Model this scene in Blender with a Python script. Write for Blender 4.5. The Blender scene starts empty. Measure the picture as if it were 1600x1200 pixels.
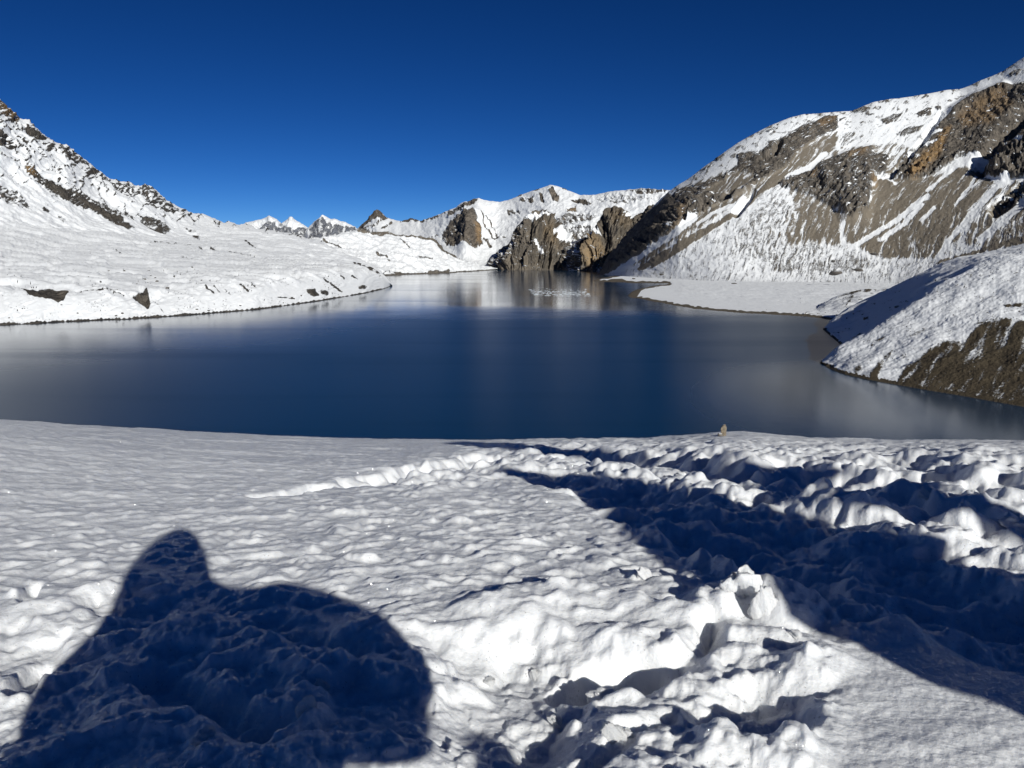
import bpy, math, random
import numpy as np
from mathutils import Vector

# ------------------------------------------------------------------ camera, sky, sun
scene = bpy.context.scene
col = scene.collection
CAM_Z = 60.0
FPX = 1200.0
PITCH = math.atan(195.0 / FPX)
CP, SP = math.cos(PITCH), math.sin(PITCH)

cam_data = bpy.data.cameras.new("camera")
cam = bpy.data.objects.new("camera", cam_data)
col.objects.link(cam)
cam.location = (0, 0, CAM_Z)
cam.rotation_euler = (math.pi / 2 - PITCH, 0, 0)
cam_data.sensor_fit = 'HORIZONTAL'
cam_data.sensor_width = 36.0
cam_data.lens = 36.0 * FPX / 1600.0
cam_data.clip_start = 0.05
cam_data.clip_end = 60000
scene.camera = cam


def pix_dir(px, py):
    a = (px - 800.0) / FPX
    b = (py - 600.0) / FPX
    return np.array([a, CP - b * SP, -SP - b * CP])


ANTISOLAR = (318, 928)
sdir = pix_dir(*ANTISOLAR)
sdir = sdir / np.linalg.norm(sdir)          # direction in which sunlight travels
SUN_EL = math.asin(-sdir[2])
SUN_AZ = math.atan2(-sdir[0], -sdir[1])

world = bpy.data.worlds.new("World")
scene.world = world
world.use_nodes = True
wn = world.node_tree
bg = wn.nodes["Background"]
sky = wn.nodes.new("ShaderNodeTexSky")
sky.sky_type = 'NISHITA'
sky.sun_disc = False
sky.sun_elevation = SUN_EL
sky.sun_rotation = SUN_AZ
sky.altitude = 3000
sky.air_density = 0.6
sky.dust_density = 0.0
sky.ozone_density = 3.0
hsv = wn.nodes.new("ShaderNodeHueSaturation")
hsv.inputs['Saturation'].default_value = 1.235
hsv.inputs['Hue'].default_value = 0.502
gam = wn.nodes.new("ShaderNodeGamma")
gam.inputs['Gamma'].default_value = 1.35
hsv.inputs['Value'].default_value = 0.62
wn.links.new(sky.outputs[0], hsv.inputs['Color'])
wn.links.new(hsv.outputs[0], gam.inputs[0])
wn.links.new(gam.outputs[0], bg.inputs[0])
bg.inputs[1].default_value = 0.055

sun_data = bpy.data.lights.new("sun", 'SUN')
sun_data.energy = 4.75
sun_data.angle = math.radians(0.53)
sun_data.color = (1.0, 0.992, 0.935)
sun = bpy.data.objects.new("sun", sun_data)
col.objects.link(sun)
sun.location = (40, -80, 140)
sun.rotation_euler = Vector(sdir).to_track_quat('-Z', 'Y').to_euler()

scene.view_settings.view_transform = 'Standard'
scene.view_settings.look = 'None'
scene.view_settings.exposure = 0.0
scene.view_settings.gamma = 1.0
scene.view_settings.use_curve_mapping = False
scene.render.engine = 'CYCLES'
scene.cycles.max_bounces = 5
scene.cycles.diffuse_bounces = 3
scene.cycles.glossy_bounces = 3
scene.cycles.use_denoising = True

rng = np.random.default_rng(7)
random.seed(7)
F = np.float32

# ------------------------------------------------------------------ numeric helpers
_ang = rng.random(256) * 2 * np.pi
_gx, _gy = np.cos(_ang).astype(F), np.sin(_ang).astype(F)


def _hash(ix, iy, seed):
    h = ix.astype(np.uint32) * np.uint32(374761393) + iy.astype(np.uint32) * np.uint32(668265263) + np.uint32((seed * 2246822519) & 0xffffffff)
    h = (h ^ (h >> np.uint32(13))) * np.uint32(1274126177)
    return h ^ (h >> np.uint32(16))


def pnoise(x, y, seed=0):
    x = np.asarray(x, F); y = np.asarray(y, F)
    xi = np.floor(x); yi = np.floor(y)
    fx = x - xi; fy = y - yi
    ix = xi.astype(np.int32); iy = yi.astype(np.int32)
    u = fx * fx * fx * (fx * (fx * 6 - 15) + 10)
    v = fy * fy * fy * (fy * (fy * 6 - 15) + 10)

    def g(dx, dy):
        h = _hash(ix + dx, iy + dy, seed) & np.uint32(255)
        return _gx[h] * (fx - dx) + _gy[h] * (fy - dy)
    a = g(0, 0); b = g(1, 0); c = g(0, 1); d = g(1, 1)
    return (a + u * (b - a) + v * ((c + u * (d - c)) - (a + u * (b - a)))) * F(1.5)


def fbm(x, y, octs=4, seed=0, gain=0.5):
    s = 0; a = 1.0; tot = 0; f = 1.0
    for i in range(octs):
        s = s + F(a) * pnoise(x * F(f) + F(i * 17.3), y * F(f) - F(i * 9.1), seed + i)
        tot += a; a *= gain; f *= 2.03
    return s / F(tot)


def ridged(x, y, octs=4, seed=0, gain=0.5):
    s = 0; a = 1.0; tot = 0; f = 1.0
    for i in range(octs):
        n = 1 - np.abs(pnoise(x * F(f) + F(i * 7.7), y * F(f) + F(i * 3.1), seed + i)) * F(1.6)
        s = s + F(a) * n
        tot += a; a *= gain; f *= 2.07
    return s / F(tot)


def worley(x, y, seed=0):
    x = np.asarray(x, F); y = np.asarray(y, F)
    ix = np.floor(x).astype(np.int32); iy = np.floor(y).astype(np.int32)
    f1 = np.full(x.shape, 9, F); f2 = np.full(x.shape, 9, F); cid = np.zeros(x.shape, F)
    for dx in (-1, 0, 1):
        for dy in (-1, 0, 1):
            h = _hash(ix + dx, iy + dy, seed)
            px = (ix + dx) + (h & np.uint32(255)).astype(F) / 255
            py = (iy + dy) + ((h >> np.uint32(8)) & np.uint32(255)).astype(F) / 255
            d = np.sqrt((px - x) ** 2 + (py - y) ** 2)
            c = ((h >> np.uint32(16)) & np.uint32(255)).astype(F) / 255
            closer = d < f1
            f2 = np.where(closer, f1, np.minimum(f2, d))
            cid = np.where(closer, c, cid)
            f1 = np.where(closer, d, f1)
    return f1, f2, cid


def sstep(a, b, x):
    t = np.clip((x - a) / (b - a), 0, 1)
    return t * t * (3 - 2 * t)


def hermite(x, xs, ys):
    """monotone cubic through (xs, ys)"""
    xs = np.asarray(xs, float); ys = np.asarray(ys, float)
    h = np.diff(xs); d = np.diff(ys) / h
    m = np.zeros_like(ys)
    m[0], m[-1] = d[0], d[-1]
    for i in range(1, len(xs) - 1):
        if d[i - 1] * d[i] > 0:
            m[i] = 2 * d[i - 1] * d[i] / (d[i - 1] + d[i])
    k = np.clip(np.searchsorted(xs, x) - 1, 0, len(xs) - 2)
    t = np.clip((x - xs[k]) / h[k], 0, 1)
    return ((2 * t**3 - 3 * t**2 + 1) * ys[k] + (t**3 - 2 * t**2 + t) * h[k] * m[k]
            + (-2 * t**3 + 3 * t**2) * ys[k + 1] + (t**3 - t**2) * h[k] * m[k + 1])


def seg_dist(px, py, pts, closed=False):
    d = np.full(px.shape, 1e9, F)
    n = len(pts)
    for i in range(n if closed else n - 1):
        ax, ay = pts[i]; bx, by = pts[(i + 1) % n]
        vx, vy = bx - ax, by - ay
        L = vx * vx + vy * vy + 1e-9
        t = np.clip(((px - ax) * vx + (py - ay) * vy) / L, 0, 1)
        d = np.minimum(d, (px - ax - t * vx) ** 2 + (py - ay - t * vy) ** 2)
    return np.sqrt(d)


def inside(px, py, pts):
    r = np.zeros(px.shape, bool)
    n = len(pts)
    for i in range(n):
        ax, ay = pts[i]; bx, by = pts[(i + 1) % n]
        if ay == by:
            continue
        c = ((ay > py) != (by > py)) & (px < (bx - ax) * (py - ay) / (by - ay) + ax)
        r ^= c
    return r


def poly_mask(px, py, pts, soft=6):
    """1 inside, 0 outside, soft edge"""
    out = np.zeros(px.shape, F)
    xs = [p[0] for p in pts]; ys = [p[1] for p in pts]
    bb = (px > min(xs) - soft) & (px < max(xs) + soft) & (py > min(ys) - soft) & (py < max(ys) + soft)
    if not bb.any():
        return out
    x, y = px[bb], py[bb]
    d = seg_dist(x, y, pts, True)
    d = np.where(inside(x, y, pts), d, -d)
    out[bb] = sstep(-soft, soft, d)
    return out


def line_mask(px, py, pts, w, soft=None):
    soft = w if soft is None else soft
    out = np.zeros(px.shape, F)
    xs = [p[0] for p in pts]; ys = [p[1] for p in pts]
    e = w + soft
    bb = (px > min(xs) - e) & (px < max(xs) + e) & (py > min(ys) - e) & (py < max(ys) + e)
    if not bb.any():
        return out
    d = seg_dist(px[bb], py[bb], pts)
    out[bb] = 1 - sstep(w - soft * 0.5, w + soft, d)
    return out


def project(P):
    X, Y, Z = P[..., 0], P[..., 1], P[..., 2] - CAM_Z
    dep = Y * CP - Z * SP
    return 800 + FPX * X / dep, 600 - FPX * (Y * SP + Z * CP) / dep


# ------------------------------------------------------------------ mesh helpers
def grid_mesh(name, P, mat, cover=None, flip=False, kind=None, wrap=False):
    nv, nu = P.shape[:2]
    me = bpy.data.meshes.new(name)
    me.vertices.add(nv * nu)
    me.vertices.foreach_set("co", P.astype(F).ravel())
    idx = np.arange(nv * nu, dtype=np.int32).reshape(nv, nu)
    if wrap:
        idx = np.concatenate([idx, idx[:, :1]], 1)
    q = np.stack([idx[:-1, :-1], idx[:-1, 1:], idx[1:, 1:], idx[1:, :-1]], -1).reshape(-1, 4)
    if flip:
        q = q[:, ::-1]
    nq = len(q)
    me.loops.add(nq * 4)
    me.polygons.add(nq)
    me.loops.foreach_set("vertex_index", np.ascontiguousarray(q).ravel())
    me.polygons.foreach_set("loop_start", np.arange(nq, dtype=np.int32) * 4)
    me.polygons.foreach_set("use_smooth", np.ones(nq, bool))
    me.update(calc_edges=True)
    if cover is not None:
        at = me.attributes.new("cover", 'FLOAT_COLOR', 'POINT')
        c = np.ones((nv * nu, 4), F)
        c[:, :cover.shape[-1]] = cover.reshape(nv * nu, -1)
        at.data.foreach_set("color", c.ravel())
    me.materials.append(mat)
    o = bpy.data.objects.new(name, me)
    col.objects.link(o)
    if kind:
        o["kind"] = kind
    return o


def tag(o, label, cat, group=None, kind=None):
    o["label"] = label
    o["category"] = cat
    if group:
        o["group"] = group
    if kind:
        o["kind"] = kind
    return o


def grid_normals(P):
    du = np.gradient(P, axis=1)
    dv = np.gradient(P, axis=0)
    n = np.cross(du, dv)
    n /= np.linalg.norm(n, axis=-1, keepdims=True) + 1e-9
    return n


# ------------------------------------------------------------------ materials
class N:
    """tiny node-tree writer"""
    def __init__(self, name):
        self.m = bpy.data.materials.new(name)
        self.m.use_nodes = True
        self.t = self.m.node_tree
        self.b = self.t.nodes["Principled BSDF"]

    def node(self, typ, **kw):
        n = self.t.nodes.new(typ)
        for k, v in kw.items():
            setattr(n, k, v)
        return n

    def link(self, a, b):
        self.t.links.new(a, b)

    def val(self, sock, v):
        if hasattr(v, 'is_output') or hasattr(v, 'links'):
            self.link(v, sock)
        else:
            sock.default_value = v

    def math(self, op, a, b=0.0, clamp=False):
        n = self.node("ShaderNodeMath", operation=op, use_clamp=clamp)
        self.val(n.inputs[0], a); self.val(n.inputs[1], b)
        return n.outputs[0]

    def mix(self, f, a, b):
        n = self.node("ShaderNodeMix", data_type='RGBA')
        self.val(n.inputs[0], f)
        self.val(n.inputs[6], a if not isinstance(a, tuple) else (*a, 1))
        self.val(n.inputs[7], b if not isinstance(b, tuple) else (*b, 1))
        return n.outputs[2]

    def ramp(self, f, lo, hi):
        n = self.node("ShaderNodeMapRange", interpolation_type='SMOOTHSTEP')
        self.val(n.inputs[0], f)
        n.inputs[1].default_value = lo; n.inputs[2].default_value = hi
        return n.outputs[0]

    def noise(self, scale, detail=4, vec=None, rough=0.55):
        n = self.node("ShaderNodeTexNoise")
        n.inputs['Scale'].default_value = scale
        n.inputs['Detail'].default_value = detail
        n.inputs['Roughness'].default_value = rough
        if vec is not None:
            self.link(vec, n.inputs['Vector'])
        return n.outputs['Fac']

    def coords(self, scale=(1, 1, 1)):
        tc = self.node("ShaderNodeTexCoord")
        mp = self.node("ShaderNodeMapping")
        mp.inputs['Scale'].default_value = scale
        self.link(tc.outputs['Object'], mp.inputs['Vector'])
        return mp.outputs['Vector']

    def bump(self, h, dist, strength=1.0):
        n = self.node("ShaderNodeBump")
        n.inputs['Distance'].default_value = dist
        n.inputs['Strength'].default_value = strength
        self.link(h, n.inputs['Height'])
        self.link(n.outputs[0], self.b.inputs['Normal'])


SNOW = (0.86, 0.868, 0.88)


def mountain_mat(name, px_m, rock_a=(0.105, 0.088, 0.072), rock_b=(0.235, 0.195, 0.15), scree_a=(0.155, 0.131, 0.102),
                 scree_b=(0.215, 0.184, 0.145), warm=(0.40, 0.25, 0.115), crisp=0.10, zs=0.35, snow=SNOW):
    """snow over rock; px_m = metres covered by one photo pixel there"""
    n = N(name)
    at = n.node("ShaderNodeAttribute", attribute_name="cover")
    sep = n.node("ShaderNodeSeparateColor")
    n.link(at.outputs['Color'], sep.inputs[0])
    rock, scree, wm = sep.outputs[0], sep.outputs[1], sep.outputs[2]
    v = n.coords()
    vz = n.coords((1, 1, zs))
    f1 = n.noise(1.0 / (2.2 * px_m), 5, v, 0.65)
    f2 = n.noise(1.0 / (11 * px_m), 6, vz, 0.65)
    f3 = n.noise(1.0 / (3.5 * px_m), 4, vz, 0.6)
    m = n.math('ADD', rock, n.math('MULTIPLY', n.math('SUBTRACT', f1, 0.5), 0.55))
    m = n.ramp(m, 0.5 - crisp, 0.5 + crisp)
    rc = n.mix(n.ramp(f2, 0.34, 0.66), rock_a, rock_b)
    rc = n.mix(n.math('MULTIPLY', n.ramp(f3, 0.45, 0.7), 0.55), rc, tuple(c * 0.55 for c in rock_a))
    sc = n.mix(f3, scree_a, scree_b)
    g = n.mix(scree, rc, sc)
    wc = n.mix(n.ramp(f3, 0.35, 0.7), warm, tuple(c * 0.5 for c in warm))
    g = n.mix(wm, g, wc)
    c = n.mix(m, snow, g)
    n.link(c, n.b.inputs['Base Color'])
    n.b.inputs['Roughness'].default_value = 0.85
    n.b.inputs['Specular IOR Level'].default_value = 0.15
    mb = n.math('MULTIPLY', m, n.math('SUBTRACT', 1.0, n.math('MULTIPLY', scree, 0.8)))
    n.bump(n.math('ADD', n.math('MULTIPLY', f3, n.math('ADD', n.math('MULTIPLY', mb, 0.9), 0.08)), n.math('MULTIPLY', f2, mb)), 5.0 * px_m, 0.9)
    return n.m


# ------------------------------------------------------------------ landform builder
def shore_Y(py, z=0.0):
    b = (np.asarray(py, float) - 600) / FPX
    return (z - CAM_Z) / (-SP - b * CP) * (CP - b * SP)


def smooth1(a, w):
    for _ in range(2):
        p = np.pad(a, w, mode='reflect', reflect_type='odd')
        c = np.cumsum(np.insert(p, 0, 0))
        a = (c[2 * w + 1:] - c[:-2 * w - 1]) / (2 * w + 1)
    return a


def landform(name, px0, px1, nu, curves, rows, shade, mat, label=None, cat=None, zfloor=None):
    px = np.linspace(px0, px1, nu)
    Ys, Zs = [], []
    for c in curves:
        typ, pts = c[0], c[1]
        pts = np.array(pts, float) if pts is not None else None
        if typ == 's':                                  # on the water line
            Y = shore_Y(np.interp(px, pts[:, 0], pts[:, 1])); Z = np.zeros(nu)
        elif typ == 'y':                                # (px, py, Y)
            py = smooth1(np.interp(px, pts[:, 0], pts[:, 1]), 1); Y = smooth1(np.interp(px, pts[:, 0], pts[:, 2]), max(2, nu // 45))
            b = (py - 600) / FPX
            Z = CAM_Z + Y / (CP - b * SP) * (-SP - b * CP)
        elif typ == 'off':                              # offset from an earlier curve (index, dY, dZ)
            i, dY, dZ = c[2]
            i = i if i >= 0 else len(Ys) + i
            Y = Ys[i] + dY; Z = Zs[i] + dZ
        elif typ == 'pre':                              # filled from curve index after the loop
            Y = None; Z = None
        Ys.append(Y); Zs.append(Z)
    for k, c in enumerate(curves):
        if c[0] == 'pre':
            i, dY, dZ = c[2]
            Ys[k] = Ys[i] + dY; Zs[k] = Zs[i] + dZ
    Ys = np.array(Ys); Zs = np.array(Zs)
    K = len(curves)

    def tang(A):
        d = np.diff(A, axis=0)
        m = np.zeros_like(A)
        m[0], m[-1] = d[0], d[-1]
        s = d[:-1] * d[1:] > 0
        with np.errstate(divide='ignore', invalid='ignore'):
            hm = 2 * d[:-1] * d[1:] / (d[:-1] + d[1:])
        m[1:-1] = np.where(s, hm, 0)
        return m
    mY, mZ = tang(Ys), tang(Zs)
    oy, oz, ov = [], [], []
    for k in range(K - 1):
        n = rows[k]
        ts = np.linspace(0, 1, n, endpoint=(k == K - 2))
        for t in ts:
            h = (2*t**3 - 3*t**2 + 1, t**3 - 2*t**2 + t, -2*t**3 + 3*t**2, t**3 - t**2)
            oy.append(h[0]*Ys[k] + h[1]*mY[k] + h[2]*Ys[k+1] + h[3]*mY[k+1])
            oz.append(h[0]*Zs[k] + h[1]*mZ[k] + h[2]*Zs[k+1] + h[3]*mZ[k+1])
            ov.append(k + t)
    Y = np.array(oy); Z = np.array(oz)
    v = np.array(ov)[:, None] * np.ones((1, nu))
    m = (Z - CAM_Z) / Y
    b = -(SP + m * CP) / (CP - m * SP)
    t = Y / (CP - b * SP)
    PX = np.ones_like(Y) * px[None]
    PY = 600 + FPX * b
    P = np.stack([(PX - 800) / FPX * t, Y, Z], -1)
    n0 = grid_normals(P)
    n0 *= -np.sign((n0[..., 1]).mean()) if abs(n0[..., 1].mean()) > abs(n0[..., 2].mean()) else np.sign(n0[..., 2].mean())
    dn, dz, cover = shade(PX.astype(F), PY.astype(F), P[..., 0].astype(F), P[..., 1].astype(F), P[..., 2].astype(F), v.astype(F), n0)
    P = P + n0 * np.asarray(dn)[..., None]
    P[..., 2] += dz
    n1 = grid_normals(P)
    n1 *= np.sign(n1[..., 2].mean())
    nb = n0.copy(); nb *= np.sign(nb[..., 2].mean())
    cover = cover(n1, P, nb[..., 2]) if callable(cover) else cover
    up = grid_normals(P)[..., 2].mean() < 0
    o = grid_mesh(name, P, mat, cover, flip=up, kind='structure')
    if label:
        tag(o, label, cat)
    return o, P


def pack(r, s, w):
    z = np.zeros(r.shape, F)
    return np.stack([r, s + z, w + z], -1)


# ------------------------------------------------------------------ the lake
LK_IOR, LK_BASE, LK_R0, LK_RB, LK_BUMP = 1.27, (0.0, 0.026, 0.066, 1), 0.085, 0.22, 0.04


def lake_mat():
    n = N("lake_water")
    n.b.inputs['Base Color'].default_value = LK_BASE
    n.b.inputs['IOR'].default_value = LK_IOR
    # ruffled open water, calmer along the left shore and in the lee of the headland
    tc = n.node("ShaderNodeTexCoord")

    def away(p, r0, r1):
        d = n.node("ShaderNodeVectorMath", operation='DISTANCE')
        n.link(tc.outputs['Object'], d.inputs[0]); d.inputs[1].default_value = p
        return n.ramp(d.outputs['Value'], r0, r1)
    calm = n.math('MULTIPLY', away((205, 345, 0), 50, 150), away((170, 300, 0), 40, 120))
    left = away((-640, 800, 0), 200, 640)
    big = n.ramp(n.noise(0.004, 3, n.coords((0.4, 1.0, 1))), 0.35, 0.65)
    streak = n.ramp(n.noise(0.02, 3, n.coords((0.10, 0.7, 1))), 0.5, 0.72)
    sx = n.node("ShaderNodeSeparateXYZ")
    n.link(tc.outputs['Object'], sx.inputs[0])
    # a breeze line crosses the lake: glassier beyond it
    front = n.math('ADD', sx.outputs[1], n.math('MULTIPLY', n.math('SUBTRACT', n.noise(0.006, 3, n.coords((1, 1, 1))), 0.5), 320))
    breeze = n.math('MULTIPLY', n.ramp(front, 1050, 700), left)
    r = n.math('ADD', LK_R0, n.math('MULTIPLY', big, 0.02))
    r = n.math('ADD', r, n.math('MULTIPLY', streak, 0.03))
    r = n.math('ADD', r, n.math('MULTIPLY', breeze, LK_RB))
    r = n.math('ADD', 0.15, n.math('MULTIPLY', calm, n.math('SUBTRACT', r, 0.15)))
    n.link(r, n.b.inputs['Roughness'])
    rip = n.noise(0.55, 4, n.coords((0.55, 1.0, 1)), 0.6)
    n.bump(n.math('MULTIPLY', rip, n.math('ADD', 0.3, n.math('MULTIPLY', calm, 0.7))), LK_BUMP, 0.6)
    return n.m


lake_grid = np.zeros((2, 2, 3))
lake_grid[0, 0] = (-7000, 60, 0); lake_grid[0, 1] = (7000, 60, 0)
lake_grid[1, 0] = (-7000, 9000, 0); lake_grid[1, 1] = (7000, 9000, 0)
lake = grid_mesh("lake", lake_grid, lake_mat(), kind='structure')
tag(lake, "deep blue mountain lake with soft reflections of the snowy slopes", "lake")

# ------------------------------------------------------------------ left slope: bluff, hummocky moraine, snowy mountain
L_SHORE = [(-300, 522), (0, 508), (60, 505.5), (100, 503), (200, 499), (300, 492), (400, 484), (450, 477), (500, 470), (570, 458), (600, 451), (613, 446)]


def left_shade(px, py, X, Y, Z, v, n0):
    nz = pnoise(px / 40, py / 40, 3)
    mt = sstep(3.9, 4.6, v)                       # mountain part
    pl = sstep(1.6, 2.2, v) * (1 - mt)            # hummocks
    bl = sstep(0.9, 1.2, v) * (1 - sstep(1.8, 2.2, v))
    # fall line runs down to the right on the mountain
    wx = px + 10 * fbm(px / 50, py / 50, 3, 11); wy = py + 10 * fbm(px / 50, py / 50, 3, 12)
    al = wx * 0.80 + wy * 0.60; pe = -wx * 0.60 + wy * 0.80
    rg = ridged(al / 120, pe / 26, 5, 21)
    cr = ridged(wx / 26, wy / 20, 6, 31, 0.62)
    hum = ridged(X / 170 + 0.2 * nz + Y / 400, Y / 110, 4, 41, 0.45)
    hum2 = ridged(X / 34 + 0.4 * nz + Y / 90, Y / 48, 4, 42, 0.6)
    jag = ridged(wx / 9, wy / 7, 5, 43, 0.65)
    gul = ridged(px / 24 + 0.55 * (py - 450) / 16 + 0.8 * fbm(px / 30, py / 12, 3, 52), py / 90, 4, 51)
    # cover
    w = np.full(px.shape, 0.02, F)
    R = lambda pts, val, soft=5: np.maximum(w, val * poly_mask(px, py, pts, soft))
    w = np.maximum(w, 0.40 * mt * sstep(0.54, 0.80, cr))
    for pts, val in (
        ([(-40, 150), (0, 160), (30, 185), (32, 195), (20, 192), (0, 176), (-40, 160)], .74),
        ([(2, 175), (30, 183), (28, 195), (10, 190)], .55),
        ([(40, 192), (60, 203), (76, 215), (72, 219), (52, 216), (44, 206)], .78),
        ([(74, 222), (88, 222), (78, 236), (72, 232)], .66),
        ([(-40, 190), (0, 202), (14, 218), (25, 230), (22, 234), (0, 226), (-40, 215)], .72),
        ([(95, 238), (108, 226), (128, 248), (128, 254), (112, 254)], .62),
        ([(128, 255), (145, 262), (162, 274), (170, 284), (150, 282), (130, 270)], .47),
        ([(162, 276), (190, 282), (215, 292), (222, 305), (195, 308), (175, 292)], .47),
        ([(215, 292), (237, 290), (262, 312), (283, 328), (270, 336), (245, 326), (225, 312)], .47),
        ([(32, 255), (52, 262), (88, 290), (125, 302), (145, 318), (180, 333), (211, 356), (200, 358), (170, 345), (140, 328), (105, 314), (75, 298), (48, 276)], .72),
        ([(105, 288), (125, 296), (150, 310), (178, 318), (205, 330), (210, 345), (180, 335), (140, 318)], .52),
        ([(218, 335), (240, 338), (266, 352), (268, 360), (256, 368), (238, 360), (222, 348)], .60),
        ([(-40, 285), (0, 290), (30, 298), (50, 322), (45, 330), (15, 318), (-40, 300)], .46),
        ([(65, 322), (80, 328), (78, 334), (66, 330)], .55),
        ([(90, 335), (104, 342), (100, 350), (92, 343)], .52),
        ([(300, 368), (312, 366), (312, 376), (302, 374)], .66),
        ([(333, 346), (344, 347), (345, 354), (334, 352)], .66),
    ):
        w = R(pts, val, 4)
    brk = fbm(px / 5, py / 3, 4, 61, 0.6)
    for pts, wd, val in (
        ([(8, 195), (30, 215), (52, 233)], 1.6, .62), ([(0, 238), (14, 245), (26, 252)], 1.6, .66),
        ([(286, 355), (296, 361), (306, 362)], 1.3, .62), ([(228, 379), (262, 380), (300, 384), (316, 388)], 0.9, .56),
        ([(330, 387), (345, 392)], 1.5, .72), ([(382, 375), (400, 388)], 1.8, .74), ([(355, 392), (370, 396), (400, 402)], 1.0, .6),
        ([(170, 385), (185, 395), (198, 400)], 1.0, .55), ([(135, 381), (150, 382)], 1.2, .6), ([(128, 397), (143, 396)], 1.1, .56),
        ([(185, 477 - 22), (140, 452), (105, 449), (60, 446), (33, 445)], 0.9, .66), ([(200, 462), (185, 458), (160, 455), (130, 451)], 0.9, .58),
        ([(236, 462), (246, 475), (256, 488)], 0.9, .58), ([(322, 448), (334, 458)], 2.0, .74), ([(333, 447), (344, 458)], 1.6, .72),
        ([(345, 446), (360, 460)], 0.8, .56), ([(375, 446), (388, 454)], 2.4, .72), ([(392, 442), (400, 450)], 1.4, .64),
        ([(506, 436), (520, 446), (534, 456)], 2.2, .76), ([(552, 411), (572, 418), (590, 427)], 1.8, .7), ([(550, 430), (558, 436)], 1.6, .66),
        ([(432, 464), (460, 467)], 1.6, .62), ([(532, 432), (538, 436)], 2.0, .66), ([(270, 435), (300, 438), (340, 440)], 0.8, .5),
        ([(430, 410), (445, 414)], 0.8, .52), ([(270, 402), (306, 406)], 0.9, .52),
    ):
        w = np.maximum(w, (val - 0.10 + 0.55 * brk) * line_mask(px + 2.5 * brk, py + 1.2 * brk, pts, wd * 0.62, 1.3))
    for pts, val in (
        ([(30, 444), (80, 443), (108, 449), (99, 470), (90, 473), (80, 467), (62, 465), (45, 461)], 1.05),
        ([(207, 463), (229, 453), (236, 470), (232, 481), (221, 473)], 1.05),
        ([(478, 452), (492, 450), (500, 462), (490, 464), (480, 458)], .72), ([(500, 452), (516, 456), (512, 463), (500, 460)], .62),
        ([(558, 446), (572, 444), (572, 453), (560, 452)], .62),
    ):
        w = R(pts, val, 2.5)
    # scattered stones in the snow
    st = pnoise(px / 2.0, py / 1.5, 71)
    zone = sstep(2, 40, py - 395) * (0.35 + 0.65 * sstep(-0.1, 0.35, pnoise(px / 45, py / 18, 72)))
    w = np.maximum(w, 0.70 * sstep(0.46, 0.60, st) * zone * (v < 3.6))
    ex = sum(poly_mask(px, py, p, 3) for p in ([(33, 446), (80, 445), (104, 451), (97, 467), (80, 463), (47, 458)], [(210, 463), (228, 456), (234, 470), (231, 479)]))
    dn = mt * (26 * (rg - 0.6) + 24 * (cr - 0.55) * (0.25 + w) + 20 * (jag - 0.55) * np.clip(w - 0.15, 0, 0.6)) + pl * (15 * (hum - 0.6) + 4.2 * (hum2 - 0.6) + 2.2 * (ridged(px / 20 + 0.5 * nz, py / 5.5, 4, 44, 0.55) - 0.6)) \
        + bl * (2.6 * (gul - 0.6) - 6 * ex)
    edge = 1 - sstep(590, 612, px)
    dn = dn * (0.15 + 0.85 * edge)
    noise = 0.25 * fbm(px / 7, py / 5, 4, 81) + 0.2 * fbm(al / 14, pe / 4, 3, 82)
    warm = 0.75 * np.maximum(poly_mask(px, py, [(32, 255), (52, 262), (58, 276), (40, 270)], 4), 0.7 * poly_mask(px, py, [(0, 160), (32, 185), (25, 192), (0, 178)], 4))

    def cov(n1, P, nz0):
        r = w + np.where(w > 0.06, noise, 0) + mt * (w > 0.1) * (1.1 * (jag - 0.62) - 1.1 * np.clip(n1[..., 2] - nz0, -0.3, 0.3))
        wl = 1.3 + 1.2 * pnoise(px / 4, py * 0, 91) + 1.2 * pnoise(px / 23, py * 0, 92)
        r = np.where((P[..., 2] < wl), 0.95, r)
        return pack(r, 0.15 * pl, warm)
    return dn, 0, cov


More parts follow.
